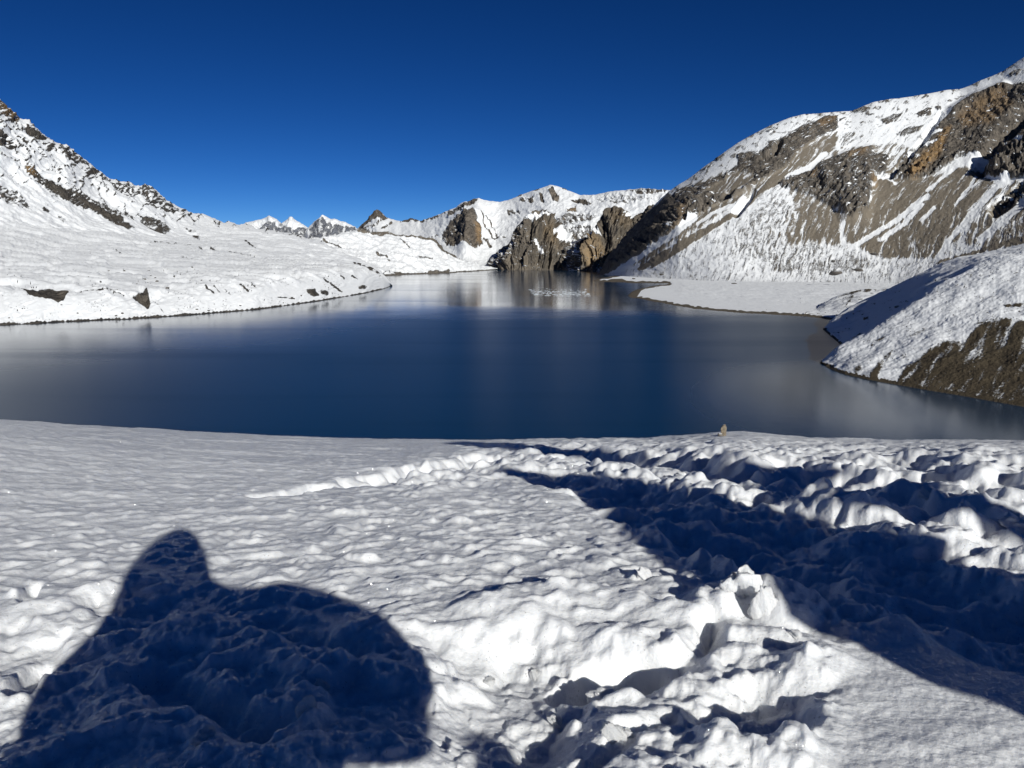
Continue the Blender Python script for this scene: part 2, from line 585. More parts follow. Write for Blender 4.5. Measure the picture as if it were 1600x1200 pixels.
left_mountain, P_left = landform(
    "mountain", -300, 613, 640,
    [('pre', None, (1, -30, -8)),
     ('s', L_SHORE),
     ('y', [(-300, 462, 700), (0, 452, 785), (100, 447, 815), (130, 448, 830), (180, 455, 840), (230, 461, 850), (280, 456, 890), (320, 447, 930), (400, 441, 1005), (460, 434, 1120), (500, 428, 1230), (550, 424, 1380), (580, 426, 1520), (600, 436, 1620), (613, 445.5, 1745)]),
     ('y', [(-300, 425, 1000), (0, 412, 1150), (200, 405, 1400), (345, 400, 1650), (450, 400, 1900), (520, 405, 2000), (560, 412, 1900), (590, 424, 1820), (605, 437, 1760), (613, 445, 1755)]),
     ('y', [(-300, 335, 1500), (0, 350, 1900), (100, 358, 2100), (200, 365, 2300), (280, 370, 2600), (345, 366, 2800), (400, 367, 2800), (450, 373, 2700), (520, 391, 2500), (560, 405, 2200), (590, 422, 1950), (605, 436, 1800), (613, 444.6, 1765)]),
     ('y', [(-300, 20, 2200), (0, 158, 2700), (20, 178, 2750), (32, 185, 2780), (45, 190, 2800), (60, 200, 2830), (75, 212, 2860), (88, 222, 2890), (106, 225, 2930), (115, 237, 2950), (130, 250, 2980), (145, 262, 3010), (160, 272, 3040), (180, 279, 3080), (210, 288, 3140), (222, 292, 3170), (237, 291, 3200), (250, 302, 3220), (262, 313, 3240), (283, 326, 3280), (300, 333, 3300), (330, 341, 3350), (345, 348, 3370), (375, 350, 3400), (400, 352, 3400), (440, 362, 3250), (480, 370, 3000), (520, 386, 2750), (550, 402, 2400), (575, 415, 2200), (595, 428, 2000), (605, 435.5, 1850), (613, 444.3, 1775)]),
     ('off', None, (5, 300, -160)),
     ('off', None, (5, 900, -700))],
    [6, 60, 60, 60, 230, 14, 8], left_shade, mountain_mat("left_mountain_cover", 1.9, rock_a=(0.05, 0.046, 0.043), rock_b=(0.125, 0.108, 0.09)),
    "snowy mountainside with dark jagged rock bands above a snow-covered moraine bluff", "mountain")

# ------------------------------------------------------------------ far white peaks
FAR_MAT = mountain_mat("far_peak_cover", 7.5, rock_a=(0.16, 0.17, 0.20), rock_b=(0.26, 0.27, 0.31))


def far_shade(k):
    def f(px, py, X, Y, Z, v, n0):
        cr = ridged(px / 22 + 0.3 * k, py / 24, 5, 100 + k, 0.55)
        w = 0.05 + 0.5 * k_rock[k](px, py)
        dn = 75 * (cr - 0.62) * (1 - 0.8 * sstep(1.75, 2.0, v))
        return dn, 0, pack(w + 0.4 * fbm(px / 6, py / 6, 4, 120 + k), 0, 0)
    return f


k_rock = [lambda x, y: poly_mask(x, y, [(410, 345), (437, 347), (455, 352), (480, 356), (480, 376), (400, 376), (400, 360)], 4) * 0.95,
          lambda x, y: poly_mask(x, y, [(484, 352), (504, 337), (510, 345), (520, 352), (545, 350), (560, 360), (560, 376), (480, 376)], 3) * 0.95,
          lambda x, y: poly_mask(x, y, [(446, 353), (480, 357), (480, 370), (440, 370)], 3)]
FAR = [
    ([(360, 362), (375, 352), (387, 347), (398, 344.5), (410, 341.5), (422, 337), (430, 341), (437, 346), (446, 353), (456, 365), (466, 385)], 8200, "far snow dome with a grey rock flank, first peak on the distant skyline"),
    ([(474, 376), (480, 357), (484, 352), (494, 344), (504, 336.5), (511, 339), (517, 342), (528, 344), (537, 346), (546, 350), (557, 356), (575, 376)], 8600, "far snowy peak with blue-grey rock face beside the dark pointed peak"),
    ([(430, 365), (440, 348), (448, 343), (455, 339), (463, 344), (471, 350), (479, 354), (486, 362), (500, 385)], 9400, "sharp pure white triangular peak between two greyer far summits"),
]
for k, (sk, Yk, lab) in enumerate(FAR):
    landform("mountain_peak", sk[0][0], sk[-1][0], 90,
             [('y', [(p[0], 395, Yk - 1500) for p in sk]), ('y', [(p[0], 395 - 0.55 * (395 - p[1]), Yk - 600) for p in sk]), ('y', [(p[0], p[1], Yk) for p in sk]), ('off', None, (2, 900, -500))],
             [40, 60, 10], far_shade(k), FAR_MAT, lab, "peak")


# ------------------------------------------------------------------ central massif behind the far shore
def central_shade(px, py, X, Y, Z, v, n0):
    wx = px + 5 * fbm(px / 30, py / 30, 3, 211); wy = py + 5 * fbm(px / 30, py / 30, 3, 212)
    cr = ridged(wx / 22, wy / 20, 6, 221, 0.6)
    spur = line_mask(px, py, [(742, 335), (737, 355), (728, 392)], 3, 20) * sstep(312, 345, py)
    w = np.full(px.shape, 0.08, F)
    for pts, val, so in (
        ([(725, 327), (702, 347), (690, 367), (697, 382), (722, 391), (742, 391), (755, 382), (750, 360), (742, 340), (737, 325)], .80, 4),
        ([(735, 312), (747, 309), (745, 316), (728, 322), (716, 330), (700, 340), (700, 332), (718, 320)], .72, 2),
        ([(555, 358), (572, 344), (589, 324), (608, 343), (598, 342), (588, 341), (572, 350), (564, 358)], .85, 2),
        ([(640, 345), (657, 343), (682, 336), (712, 322), (700, 333), (680, 343), (655, 349)], .55, 3),
        ([(856, 294), (863, 291), (874, 308), (872, 315), (864, 314)], .85, 2),
        ([(842, 300), (848, 302), (850, 316), (845, 315)], .75, 1.5), ([(824, 308), (832, 305), (835, 318), (826, 317)], .7, 2),
        ([(812, 310), (822, 306), (822, 316), (812, 316)], .6, 2),
        ([(790, 325), (812, 327), (812, 337), (792, 335)], .48, 3),
        ([(890, 312), (905, 309), (926, 318), (922, 322), (905, 318)], .68, 2), ([(884, 325), (900, 320), (902, 330), (886, 332)], .66, 3),
        ([(868, 340), (890, 330), (935, 335), (930, 345), (890, 352), (875, 352)], .46, 4),
        ([(870, 350), (920, 350), (935, 362), (900, 385), (880, 370)], .44, 5),
        ([(977, 297), (1007, 293), (1045, 296), (1040, 301), (1000, 304)], .5, 2), ([(930, 302), (1000, 303), (1040, 308), (1000, 316), (940, 312)], .38, 4),
        ([(910, 305), (935, 308), (950, 312), (940, 315)], .45, 3), ([(950, 310), (980, 312), (985, 318), (955, 318)], .5, 3),
    ):
        w = np.maximum(w, val * poly_mask(px, py, pts, so))
    for pts, wd, val in (
        ([(747, 335), (760, 355), (773, 374)], 1.2, .64), ([(757, 335), (770, 352), (777, 370)], 1.0, .58), ([(770, 371), (790, 370)], 1.0, .56),
        ([(757, 372), (767, 387)], 1.8, .74), ([(690, 372), (700, 355), (720, 335)], 1.5, .6), ([(682, 366), (668, 372)], 1.2, .5),
        ([(583, 355), (592, 345), (606, 341)], 1.5, .6), ([(565, 358), (580, 352)], 1.5, .6), ([(596, 357), (612, 347)], 1.4, .55), ([(570, 358), (584, 362)], 2, .5),
        ([(627, 347), (642, 342), (660, 346)], 1.5, .66), ([(690, 330), (700, 325), (712, 322)], 1.4, .66), ([(785, 312), (800, 309), (815, 305)], 1.3, .62), ([(833, 298), (842, 295)], 1.5, .62),
        ([(880, 294), (888, 296)], 1.5, .6),
    ):
        w = np.maximum(w, val * line_mask(px, py, pts, wd, 1.5))
    fl = ridged(wx / 9 + wy / 60, wy / 50, 5, 231, 0.6)
    dn = 55 * (cr - 0.6) * (0.30 + 0.9 * w) + 90 * spur + 45 * (fl - 0.6) * np.clip(w - 0.25, 0, 0.6)
    dn = dn * (1 - 0.6 * sstep(2.7, 3.0, v))
    noise = 0.28 * fbm(px / 5, py / 4, 4, 241)
    warm = 0.6 * poly_mask(px, py, [(742, 355), (754, 362), (755, 380), (744, 382)], 3) + 0.4 * poly_mask(px, py, [(884, 325), (900, 320), (902, 330), (886, 332)], 3)

    def cov(n1, P, nz0):
        st3 = fbm((px * 0.93 - py * 0.37) / 3.2, (px * 0.37 + py * 0.93) / 17, 4, 251, 0.6)
        return pack(w + noise * (0.5 + w) - 0.55 * sstep(0.12, 0.45, st3) * (w > 0.3) - 1.1 * w * np.clip(n1[..., 2] - nz0, -0.3, 0.3), 0, warm)
    return dn, 0, cov


CS = [(545, 375, 7600), (557, 357, 7600), (572, 345, 7600), (580, 336, 7600), (589, 326, 7600), (597, 332, 7600), (606, 341, 7600), (627, 346, 7500), (642, 341, 7400), (657, 345, 7300), (682, 337, 7000), (710, 325, 6600), (720, 317, 6500), (732, 314, 6450), (747, 308.5, 6400), (757, 312, 6500), (780, 316, 6700), (800, 311, 6700), (815, 304, 6600), (835, 297, 6500), (850, 292, 6450), (860, 288.5, 6400), (870, 291, 6400), (880, 294, 6400), (892, 299, 6350), (905, 305, 6300), (927, 305, 6200), (950, 300, 6100), (977, 297, 6000), (1007, 294, 5900), (1040, 297, 5800), (1080, 300, 5700), (1130, 310, 5600)]
landform("mountain", 545, 1130, 520,
         [('y', [(545, 425, 4400), (1130, 425, 4300)]),
          ('y', [(545, 415, 5200), (700, 405, 4900), (780, 412, 4900), (850, 400, 4700), (1130, 395, 4600)]),
          ('y', [(545, 392, 6400), (589, 362, 6800), (650, 375, 6300), (740, 365, 5500), (775, 375, 5600), (850, 345, 5400), (930, 340, 5200), (1130, 335, 5000)]),
          ('y', CS), ('off', None, (3, 300, -120)), ('off', None, (3, 1200, -700))],
         [20, 70, 170, 12, 8], central_shade, mountain_mat("central_mountain_cover", 4.6, rock_a=(0.10, 0.088, 0.076), rock_b=(0.22, 0.185, 0.15)),
         "snowy mountain range across the far end of the lake, with a dark pointed summit and a triangular rock spur", "mountain")


# ------------------------------------------------------------------ low moraine across the far shore
def moraine_shade(px, py, X, Y, Z, v, n0):
    hum = ridged(X / 260, Y / 320, 5, 301, 0.6)
    h2 = ridged(px / 14, py / 7, 4, 302, 0.6)
    w = np.full(px.shape, 0.16, F)
    for pts, wd, val in (
        ([(560, 362), (590, 364), (625, 369), (660, 373)], 2.2, .62), ([(660, 373), (678, 375), (684, 384), (692, 392), (712, 403), (722, 408)], 1.2, .76),
        ([(505, 375), (540, 384), (560, 390)], 1.0, .6), ([(625, 376), (640, 387)], 1.0, .58), ([(592, 430), (606, 424), (612, 428)], 1.0, .5),
        ([(655, 402), (675, 405)], 1.4, .56), ([(618, 426), (632, 427)], 2.2, .74), ([(670, 426.5), (685, 426), (700, 424)], 1.8, .68), ([(595, 398), (605, 404)], 1.2, .6), ([(588, 395), (592, 398)], 1.2, .6), ([(605, 408), (608, 410)], 1.2, .66),
    ):
        w = np.maximum(w, val * line_mask(px, py, pts, wd, 1.3))
    dn = (38 * (hum - 0.6) + 9 * (h2 - 0.6)) * sstep(0.9, 1.4, v) * (0.3 + 0.7 * sstep(780, 740, px))
    noise = 0.25 * fbm(px / 3, py / 2, 3, 311)

    def cov(n1, P, nz0):
        r = np.where(P[..., 2] < 4 + 2 * pnoise(px / 4, py * 0, 5), 0.9, w + noise)
        return pack(r, sstep(378, 370, py) * 0.9, 0)
    return dn, 0, cov


landform("moraine", 490, 785, 330,
         [('pre', None, (1, -40, -8)),
          ('s', [(490, 437), (570, 434), (590, 432), (620, 429.5), (660, 428), (700, 426.5), (740, 424), (770, 421.8), (785, 421)]),
          ('y', [(490, 420, 2700), (590, 410, 3150), (650, 410, 3350), (700, 412, 3600), (745, 417, 4100), (785, 420.5, 4550)]),
          ('y', [(490, 373, 3500), (505, 371.5, 3550), (530, 364, 3700), (560, 360, 3800), (578, 361, 3850), (600, 364, 3900), (620, 367, 3950), (650, 371, 4000), (675, 374, 4000), (684, 382, 4050), (700, 396, 4150), (720, 407, 4300), (750, 415, 4500), (775, 419, 4650), (785, 420, 4700)]),
          ('off', None, (3, 350, -60)), ('off', None, (3, 700, -250))],
         [4, 40, 90, 10, 6], moraine_shade, mountain_mat("moraine_cover", 3.0, rock_a=(0.12, 0.105, 0.09), rock_b=(0.22, 0.19, 0.155)),
         "low hummocky snow-covered moraine on the far shore below the pointed peak", "moraine")


# ------------------------------------------------------------------ two brown cliffs rising from the water
def cliff_shade(seed, snow_polys, warm_polys):
    def f(px, py, X, Y, Z, v, n0):
        wx = px + 4 * fbm(px / 20, py / 35, 3, seed)
        lean = wx + 0.18 * (py - 370)
        fl = ridged(lean / 13, py / 70, 5, seed + 1, 0.58)
        fl2 = ridged(lean / 30, py / 120, 3, seed + 2)
        cr = ridged(px / 12, py / 12, 5, seed + 3, 0.6)
        w = np.full(px.shape, 0.86, F)
        for p in snow_polys:
            w = w - 0.85 * poly_mask(px, py, p, 3)
        fl3 = ridged(lean / 5.5, py / 26, 4, seed + 4, 0.6)
        dn = (60 * (fl - 0.6) + 110 * (fl2 - 0.6) + 24 * (cr - 0.6) + 26 * (fl3 - 0.6)) * sstep(0.8, 1.5, v) * (1 - 0.75 * sstep(2.5, 3, v))
        noise = 0.3 * fbm(px / 4, py / 5, 4, seed + 5)
        warm = 0
        for p, k in warm_polys:
            warm = warm + k * poly_mask(px, py, p, 5)

        def cov(n1, P, nz0):
            led = fbm(lean / 14, (py + 0.2 * px) / 2.2, 3, seed + 11)
            r = w + 0.5 * noise - 0.5 * sstep(0.15, 0.4, n1[..., 2] - nz0) - 0.55 * sstep(0.32, 0.55, led)
            return pack(r, 0.1, np.clip(warm * (0.75 + 0.9 * fbm(lean / 4, py / 30, 3, seed + 9)), 0, 1))
        return dn, 0, cov
    return f


CLIFF_MAT = mountain_mat("cliff_rock", 3.6, rock_a=(0.085, 0.074, 0.063), rock_b=(0.20, 0.168, 0.132), warm=(0.33, 0.235, 0.135), zs=0.2)
landform("cliff", 768, 912, 230,
         [('pre', None, (1, -30, -20)),
          ('y', [(768, 420.2, 4740), (780, 421.2, 4450), (795, 421.6, 4340), (830, 421.8, 4290), (870, 421.8, 4290), (912, 421.6, 4340)]),
          ('y', [(768, 420, 4780), (775, 410, 4700), (785, 404, 4560), (800, 395, 4420), (830, 372, 4390), (870, 378, 4390), (890, 392, 4420), (912, 412, 4400)]),
          ('y', [(768, 419.5, 4900), (772, 402, 4900), (778, 394, 4850), (787, 386, 4760), (800, 373, 4640), (808, 357, 4600), (815, 346, 4570), (825, 331, 4560), (832, 327, 4570), (850, 328, 4600), (862, 333, 4620), (870, 343, 4640), (880, 354, 4640), (892, 371, 4620), (905, 392, 4560), (912, 408, 4500)]),
          ('off', None, (3, 120, 6)), ('off', None, (3, 500, -120))],
         [4, 60, 110, 12, 6],
         cliff_shade(401, [[(818, 338), (826, 329), (862, 333), (858, 337), (830, 340)], [(862, 360), (880, 352), (900, 380), (880, 382)], [(835, 372), (839, 372), (850, 398), (846, 400)]],
                     [([(845, 345), (870, 355), (872, 390), (855, 380)], .45)]),
         CLIFF_MAT, "broad brown rock cliff rising from the far water, snow on its flat top", "cliff")
landform("cliff", 868, 1055, 260,
         [('pre', None, (1, -30, -20)),
          ('y', [(868, 421.8, 4330), (885, 422.2, 4190), (905, 422.9, 3980), (950, 423.4, 3900), (1055, 423.6, 3850)]),
          ('y', [(868, 421, 4350), (880, 412, 4330), (890, 402, 4300), (905, 390, 4070), (930, 378, 4000), (955, 372, 3990), (990, 380, 4020), (1055, 380, 4020)]),
          ('y', [(868, 420.5, 4400), (874, 412, 4420), (880, 402, 4420), (890, 388, 4400), (900, 378, 4360), (912, 370, 4340), (922, 366, 4330), (930, 353, 4350), (942, 338, 4380), (950, 327, 4400), (958, 321.5, 4420), (963, 320, 4430), (972, 325, 4430), (985, 338, 4430), (992, 343, 4430), (1000, 334, 4450), (1010, 323, 4450), (1022, 317.5, 4450), (1030, 318, 4450), (1055, 330, 4450)]),
          ('off', None, (3, 120, 0)), ('off', None, (3, 500, -150))],
         [4, 60, 120, 12, 6],
         cliff_shade(441, [[(920, 365), (936, 358), (938, 364), (926, 369)], [(964, 334), (984, 338), (994, 346), (980, 342)]],
                     [([(912, 368), (935, 368), (950, 395), (938, 421), (918, 421), (910, 395)], .85), ([(950, 330), (972, 324), (990, 345), (975, 362), (955, 350)], .35)]),
         CLIFF_MAT, "narrow ochre-streaked rock cliff with a rounded summit beside the dark shadowed wall", "cliff")


# ------------------------------------------------------------------ big mountain on the right
def Z5(*p): return [(900 + x / 4, 120 + y / 4) for x, y in p]
def Z6(*p): return [(1200 + x / 4, 80 + y / 4) for x, y in p]
def Z8(*p): return [(1200 + x / 3.53, 360 + y / 3.53) for x, y in p]


RS = [(936, 426.8, 3250), (945, 410, 3300), (950, 401, 3320), (962, 388, 3330), (975, 374, 3330), (988, 358, 3320), (1000, 345, 3300), (1010, 334, 3280), (1020, 323, 3260), (1032, 311, 3240), (1045, 299, 3220), (1060, 289, 3190), (1075, 280, 3160), (1100, 261, 3120), (1125, 243, 3090), (1150, 225, 3070), (1175, 211, 3060), (1200, 198, 3050), (1235, 184, 3050), (1255, 179, 3050), (1275, 178, 3050), (1310, 175, 3060), (1330, 174, 3060), (1345, 168, 3060), (1365, 160, 3060), (1385, 156, 3060), (1420, 152, 3060), (1450, 147, 3060), (1480, 141, 3060), (1500, 140, 3060), (1512, 136, 3050), (1530, 127, 3030), (1550, 120, 3010), (1567, 112, 3000), (1580, 103, 2980), (1600, 90, 2960), (1700, 45, 2800), (1900, -20, 2500)]


def right_shade(px, py, X, Y, Z, v, n0):
    wx = px + 7 * fbm(px / 40, py / 40, 4, 511); wy = py + 7 * fbm(px / 40, py / 40, 4, 512)
    # fall line runs to the lower left
    al = -0.66 * wx + 0.75 * wy; pe = 0.75 * wx + 0.66 * wy
    al2 = -0.30 * wx + 0.95 * wy; pe2 = 0.95 * wx + 0.30 * wy
    cr = ridged(wx / 30, wy / 24, 6, 521, 0.62)
    cr2 = ridged(pe / 14, al / 45, 5, 522, 0.6)
    strata = ridged(pe / 60, al / 9 + 0.6 * fbm(px / 30, py / 30, 3, 523), 3, 524)
    rock = np.zeros(px.shape, F); sc = np.zeros(px.shape, F)
    rock_polys = [
        (Z5((640, 700), (760, 660), (850, 640), (1000, 560), (1120, 480), (1250, 400), (1400, 310), (1560, 245), (1640, 240), (1640, 330), (1500, 400), (1400, 470), (1330, 560), (1200, 640), (1000, 760), (900, 800), (760, 870), (620, 950), (430, 1080), (300, 1160), (170, 1215), (150, 1150), (240, 1050), (370, 880), (520, 790)), .82, 6),
        (Z5((1000, 480), (1080, 460), (1180, 470), (1190, 520), (1100, 560), (1010, 560)), .70, 4),
        (Z6((60, 830), (120, 780), (280, 740), (330, 690), (480, 640), (640, 600), (770, 650), (740, 760), (680, 780), (650, 870), (620, 1060), (500, 1070), (430, 1000), (300, 930), (100, 860)), .72, 5),
        (Z6((0, 560), (100, 540), (220, 470), (360, 400), (440, 400), (400, 470), (300, 560), (150, 640), (0, 740)), .74, 4),
        (Z6((760, 790), (860, 640), (960, 540), (1040, 470), (1160, 370), (1280, 300), (1480, 220), (1600, 190), (1900, 60), (1900, 600), (1600, 560), (1480, 560), (1350, 650), (1200, 660), (1000, 790), (880, 810)), .90, 5),
        (Z6((1320, 720), (1400, 640), (1600, 560), (2000, 560), (2000, 800), (1600, 790), (1450, 810), (1380, 780)), .92, 3),
        (Z6((1400, 960), (1480, 890), (1600, 830), (1900, 760), (1900, 1000), (1600, 940), (1560, 960), (1440, 980)), .74, 4),
        (Z6((520, 370), (600, 340), (650, 350), (620, 380), (540, 390)), .66, 3), (Z6((920, 390), (1000, 350), (1030, 360), (1020, 400), (960, 412)), .74, 3),
        (Z6((700, 430), (780, 390), (850, 385), (800, 440), (740, 460)), .60, 3), (Z6((790, 520), (880, 470), (980, 460), (960, 500), (840, 540)), .60, 4),
        (Z6((1500, 140), (1560, 105), (1600, 110), (1560, 150), (1520, 165)), .62, 3), (Z6((1040, 345), (1080, 340), (1090, 370), (1060, 375)), .66, 2),
        (Z6((440, 420), (490, 410), (495, 430), (450, 440)), .6, 2), (Z6((620, 390), (670, 385), (670, 400), (630, 405)), .6, 2),
        (Z5((1180, 340), (1240, 310), (1270, 320), (1210, 355)), .60, 3), (Z5((860, 510), (930, 470), (940, 490), (880, 540)), .58, 3), (Z5((790, 570), (850, 540), (850, 560), (800, 585)), .62, 2),
        (Z5((960, 450), (1030, 420), (1060, 430), (1000, 470)), .5, 3),
    ]
    for pts, val, so in rock_polys:
        rock = np.maximum(rock, val * poly_mask(px, py, pts, so))
    rock = rock - 0.40 * poly_mask(px, py, Z5((800, 720), (1010, 590), (1110, 600), (1130, 640), (980, 730)), 5)
    rock = rock - 0.30 * poly_mask(px, py, Z6((640, 640), (800, 560), (1000, 480), (1100, 480), (980, 600), (760, 640)), 5)
    scree_polys = [
        (Z5((1340, 560), (1210, 650), (1050, 790), (900, 890), (650, 1020), (500, 1110), (360, 1210), (480, 1200), (700, 1060), (900, 930), (1060, 830), (1180, 720), (1320, 640)), .88, 3),
        (Z6((200, 900), (430, 1000), (620, 1000), (640, 780), (780, 780), (1000, 780), (1330, 690), (1440, 800), (1300, 960), (1120, 1200), (1040, 1300), (700, 1300), (500, 1200), (250, 1180), (180, 1000)), .74, 8),
        (Z6((1440, 830), (1600, 800), (2000, 780), (2000, 1400), (1600, 1260), (1300, 1240), (1200, 1200), (1320, 1000)), .60, 8),
        (Z8((0, 0), (420, 0), (520, 30), (440, 60), (330, 100), (250, 60), (120, 90), (60, 50)), .62, 8),
        (Z8((560, 0), (1100, 0), (1050, 60), (900, 120), (840, 110), (800, 80), (640, 60)), .64, 8),
        (Z8((900, 195), (960, 160), (1110, 120), (1250, 70), (1420, 20), (1700, -60), (1700, 30), (1412, 75), (1200, 120), (1050, 155)), .84, 3),
        (Z5((1290, 640), (1450, 640), (1640, 720), (1640, 1060), (1500, 1000), (1330, 1060), (1290, 990), (1360, 800)), .62, 8),
    ]
    scree_polys.append((Z5((640, 700), (1000, 560), (1330, 420), (1500, 360), (1640, 330), (1640, 500), (1480, 560), (1330, 650), (1200, 670), (1000, 800), (700, 1000), (420, 1180), (200, 1210), (380, 880)), .68, 8))
    scree_polys.append((Z6((-100, 640), (300, 560), (420, 560), (330, 680), (100, 760), (-100, 900)), .58, 8))
    scree_polys.append((Z6((440, 600), (640, 590), (780, 560), (900, 600), (780, 800), (640, 700)), .56, 6))
    for pts, val, so in scree_polys:
        sc = np.maximum(sc, val * poly_mask(px, py, pts, so))
    base = 0.27 + 0.06 * sstep(200, 330, py)
    sky_y = np.interp(px, [p[0] for p in RS], [p[1] for p in RS]).astype(F)
    base = base + 0.26 * sstep(7, 0, py - sky_y) * sstep(0.0, 0.35, fbm(px / 16, py / 9, 3, 571)) + 0.22 * sstep(0.1, 0.4, fbm(wx / 15, wy / 7, 4, 572)) * sstep(60, 10, py - sky_y)
    base = np.maximum(base, 0.41 * poly_mask(px, py, Z5((1240, 680), (1330, 700), (1640, 1100), (1640, 1200), (1200, 1200), (900, 1100), (1000, 900)), 20))
    base = np.maximum(base, 0.455 * poly_mask(px, py, Z8((0, 120), (300, 150), (560, 130), (640, 200), (500, 245), (300, 260), (0, 250)), 12))
    base = np.maximum(base, 0.42 * poly_mask(px, py, Z6((0, 600), (300, 560), (520, 480), (640, 520), (500, 600), (300, 680), (0, 800)), 8))
    streak = fbm(pe / 6, al / 55, 5, 531, 0.6) * 1.2
    streak2 = fbm(pe2 / 6.5, al2 / 40, 5, 532, 0.6) * 1.2
    low = sstep(310, 350, py)
    stk = np.where(low > 0, streak * (1 - low) + streak2 * low, streak)
    w = np.maximum(np.maximum(rock, sc), base)
    for pts, wd in (
        (Z6((1320, 740), (1270, 840), (1170, 960)), 1.6), (Z6((1500, 800), (1380, 890), (1240, 1060), (1120, 1200), (1060, 1300)), 2.6), (Z6((1000, 900), (800, 1060), (650, 1150), (540, 1220)), 3),
        (Z6((1170, 720), (1000, 870)), 2.2), (Z6((1590, 960), (1460, 1060), (1330, 1180)), 4.5), (Z6((960, 960), (850, 1080), (700, 1180)), 3), (Z6((470, 1080), (460, 1160), (470, 1200)), 2), (Z6((1040, 980), (960, 1060)), 2.2),
        (Z5((740, 880), (600, 990), (440, 1090), (260, 1210)), 4.2), (Z5((980, 800), (860, 850), (760, 920)), 1.6), (Z5((560, 930), (500, 980), (430, 1030)), 2.2),
        (Z6((1360, 640), (1260, 660), (1180, 720)), 1.6), (Z6((1480, 560), (1560, 545), (1640, 560)), 1.3), (Z6((1340, 770), (1420, 810), (1500, 800)), 1.4),
        (Z6((690, 790), (760, 800), (800, 830)), 1.2), (Z6((880, 640), (960, 590), (1050, 560)), 1.6), (Z6((1000, 520), (1080, 500)), 1.6), (Z6((120, 790), (260, 720), (360, 640)), 3),
    ):
        w = w - 0.6 * line_mask(px, py, pts, wd, 2.5)
    cliffy = np.clip((rock - 0.45) * 3, 0, 1)
    gully = 46 * line_mask(px, py, Z6((1800, 250), (1600, 390), (1500, 490), (1400, 610), (1330, 720)), 5, 16) \
        + 26 * line_mask(px, py, Z6((1080, 400), (960, 570), (860, 690), (770, 780)), 2.5, 4) \
        + 24 * line_mask(px, py, Z5((1270, 410), (1240, 480), (1170, 500)), 3, 5) \
        + 30 * line_mask(px, py, Z5((1100, 720), (1050, 790), (1000, 850)), 3, 6) \
        + 24 * line_mask(px, py, Z5((800, 790), (880, 770), (960, 740)), 4, 5) \
        + 30 * line_mask(px, py, Z6((1600, 860), (1500, 930), (1420, 990)), 6, 8)
    spur = 26 * line_mask(px, py, Z6((1700, 600), (1560, 660), (1440, 720)), 10, 20) + 20 * line_mask(px, py, Z6((1480, 230), (1280, 310), (1160, 380)), 5, 10) \
        + 22 * poly_mask(px, py, Z6((300, 750), (480, 650), (640, 610), (660, 850), (620, 1050), (480, 1060)), 10)
    top = 1 - 0.6 * sstep(2.75, 3.0, v)
    q = (wy * 0.88 + wx * 0.47 + 9 * fbm(px / 22, py / 22, 4, 561)) / 11
    tq = q - np.floor(q)
    ledge = np.where(tq < 0.22, tq / 0.22, (1 - tq) / 0.78) * sstep(-0.5, 0.3, fbm(px / 18, py / 12, 3, 562))
    cr3 = ridged(px / 7, py / 6, 4, 563, 0.6)
    dn = (cliffy * (24 * (cr - 0.58) + 15 * (cr2 - 0.58) + 8 * (strata - 0.5) + 13 * ledge + 5 * (cr3 - 0.6) + 8) + (1 - cliffy) * (4.0 * (cr - 0.58) + 1.2 * (cr2 - 0.58))
          + 0.9 * stk * (sc > 0.3)) * top - gully + spur
    left = sstep(936, 965, px)
    dn = dn * (0.2 + 0.8 * left) * sstep(0.8, 1.3, v)
    noise = 0.16 * fbm(wx / 7, wy / 5, 5, 541) + 0.38 * np.where(low > 0.5, fbm(pe2 / 3.6, al2 / 13, 5, 543, 0.6), fbm(pe / 3.6, al / 15, 5, 542, 0.6))
    wallm = poly_mask(px, py, [(930, 432), (945, 405), (1000, 345), (1045, 300), (1062, 325), (1040, 362), (1000, 397), (950, 428)], 4)
    w = np.maximum(w, 0.9 * wallm)
    warm = np.clip(0.95 * poly_mask(px, py, Z6((870, 790), (920, 690), (1020, 600), (1100, 490), (1140, 480), (1110, 560), (1080, 640), (1000, 740), (920, 800)), 5)
                   + 0.5 * poly_mask(px, py, Z6((1180, 420), (1300, 330), (1480, 240), (1540, 330), (1400, 450), (1230, 480)), 6)
                   + 0.55 * poly_mask(px, py, Z6((480, 650), (590, 620), (620, 640), (590, 690), (500, 700)), 4) + 0.5 * poly_mask(px, py, Z6((640, 800), (690, 790), (680, 860), (640, 870)), 3)
                   + 0.45 * poly_mask(px, py, Z6((310, 430), (440, 400), (400, 450), (320, 480)), 3) + 0.4 * poly_mask(px, py, Z6((270, 740), (310, 720), (300, 800), (270, 800)), 3)
                   + 0.30 * poly_mask(px, py, Z5((640, 830), (700, 800), (660, 940), (600, 960)), 4), 0, 1)
    scf = np.clip((sc - rock) * 4 + 0.5, 0, 1) * (sc > 0.15) + 0.55 * (rock < 0.4) * (sc <= 0.15)

    def cov(n1, P, nz0):
        r = w + noise * (0.35 + 0.75 * sstep(0.05, 0.45, w)) + 0.55 * stk * sstep(0.15, 0.5, sc) * (1 - cliffy)
        r = r + 0.14 * stk * (1 - cliffy)
        led = fbm(wx / 14, (wy + 0.30 * wx) / 2.0, 5, 551, 0.6)
        r = r - cliffy * (0.55 * sstep(0.10, 0.32, n1[..., 2] - nz0) + 0.65 * sstep(0.12, 0.42, led)) * (1 - 0.8 * wallm)
        return pack(r, np.clip(scf, 0, 1), warm * (0.7 + 0.5 * (strata - 0.4)))
    return dn, 0, cov


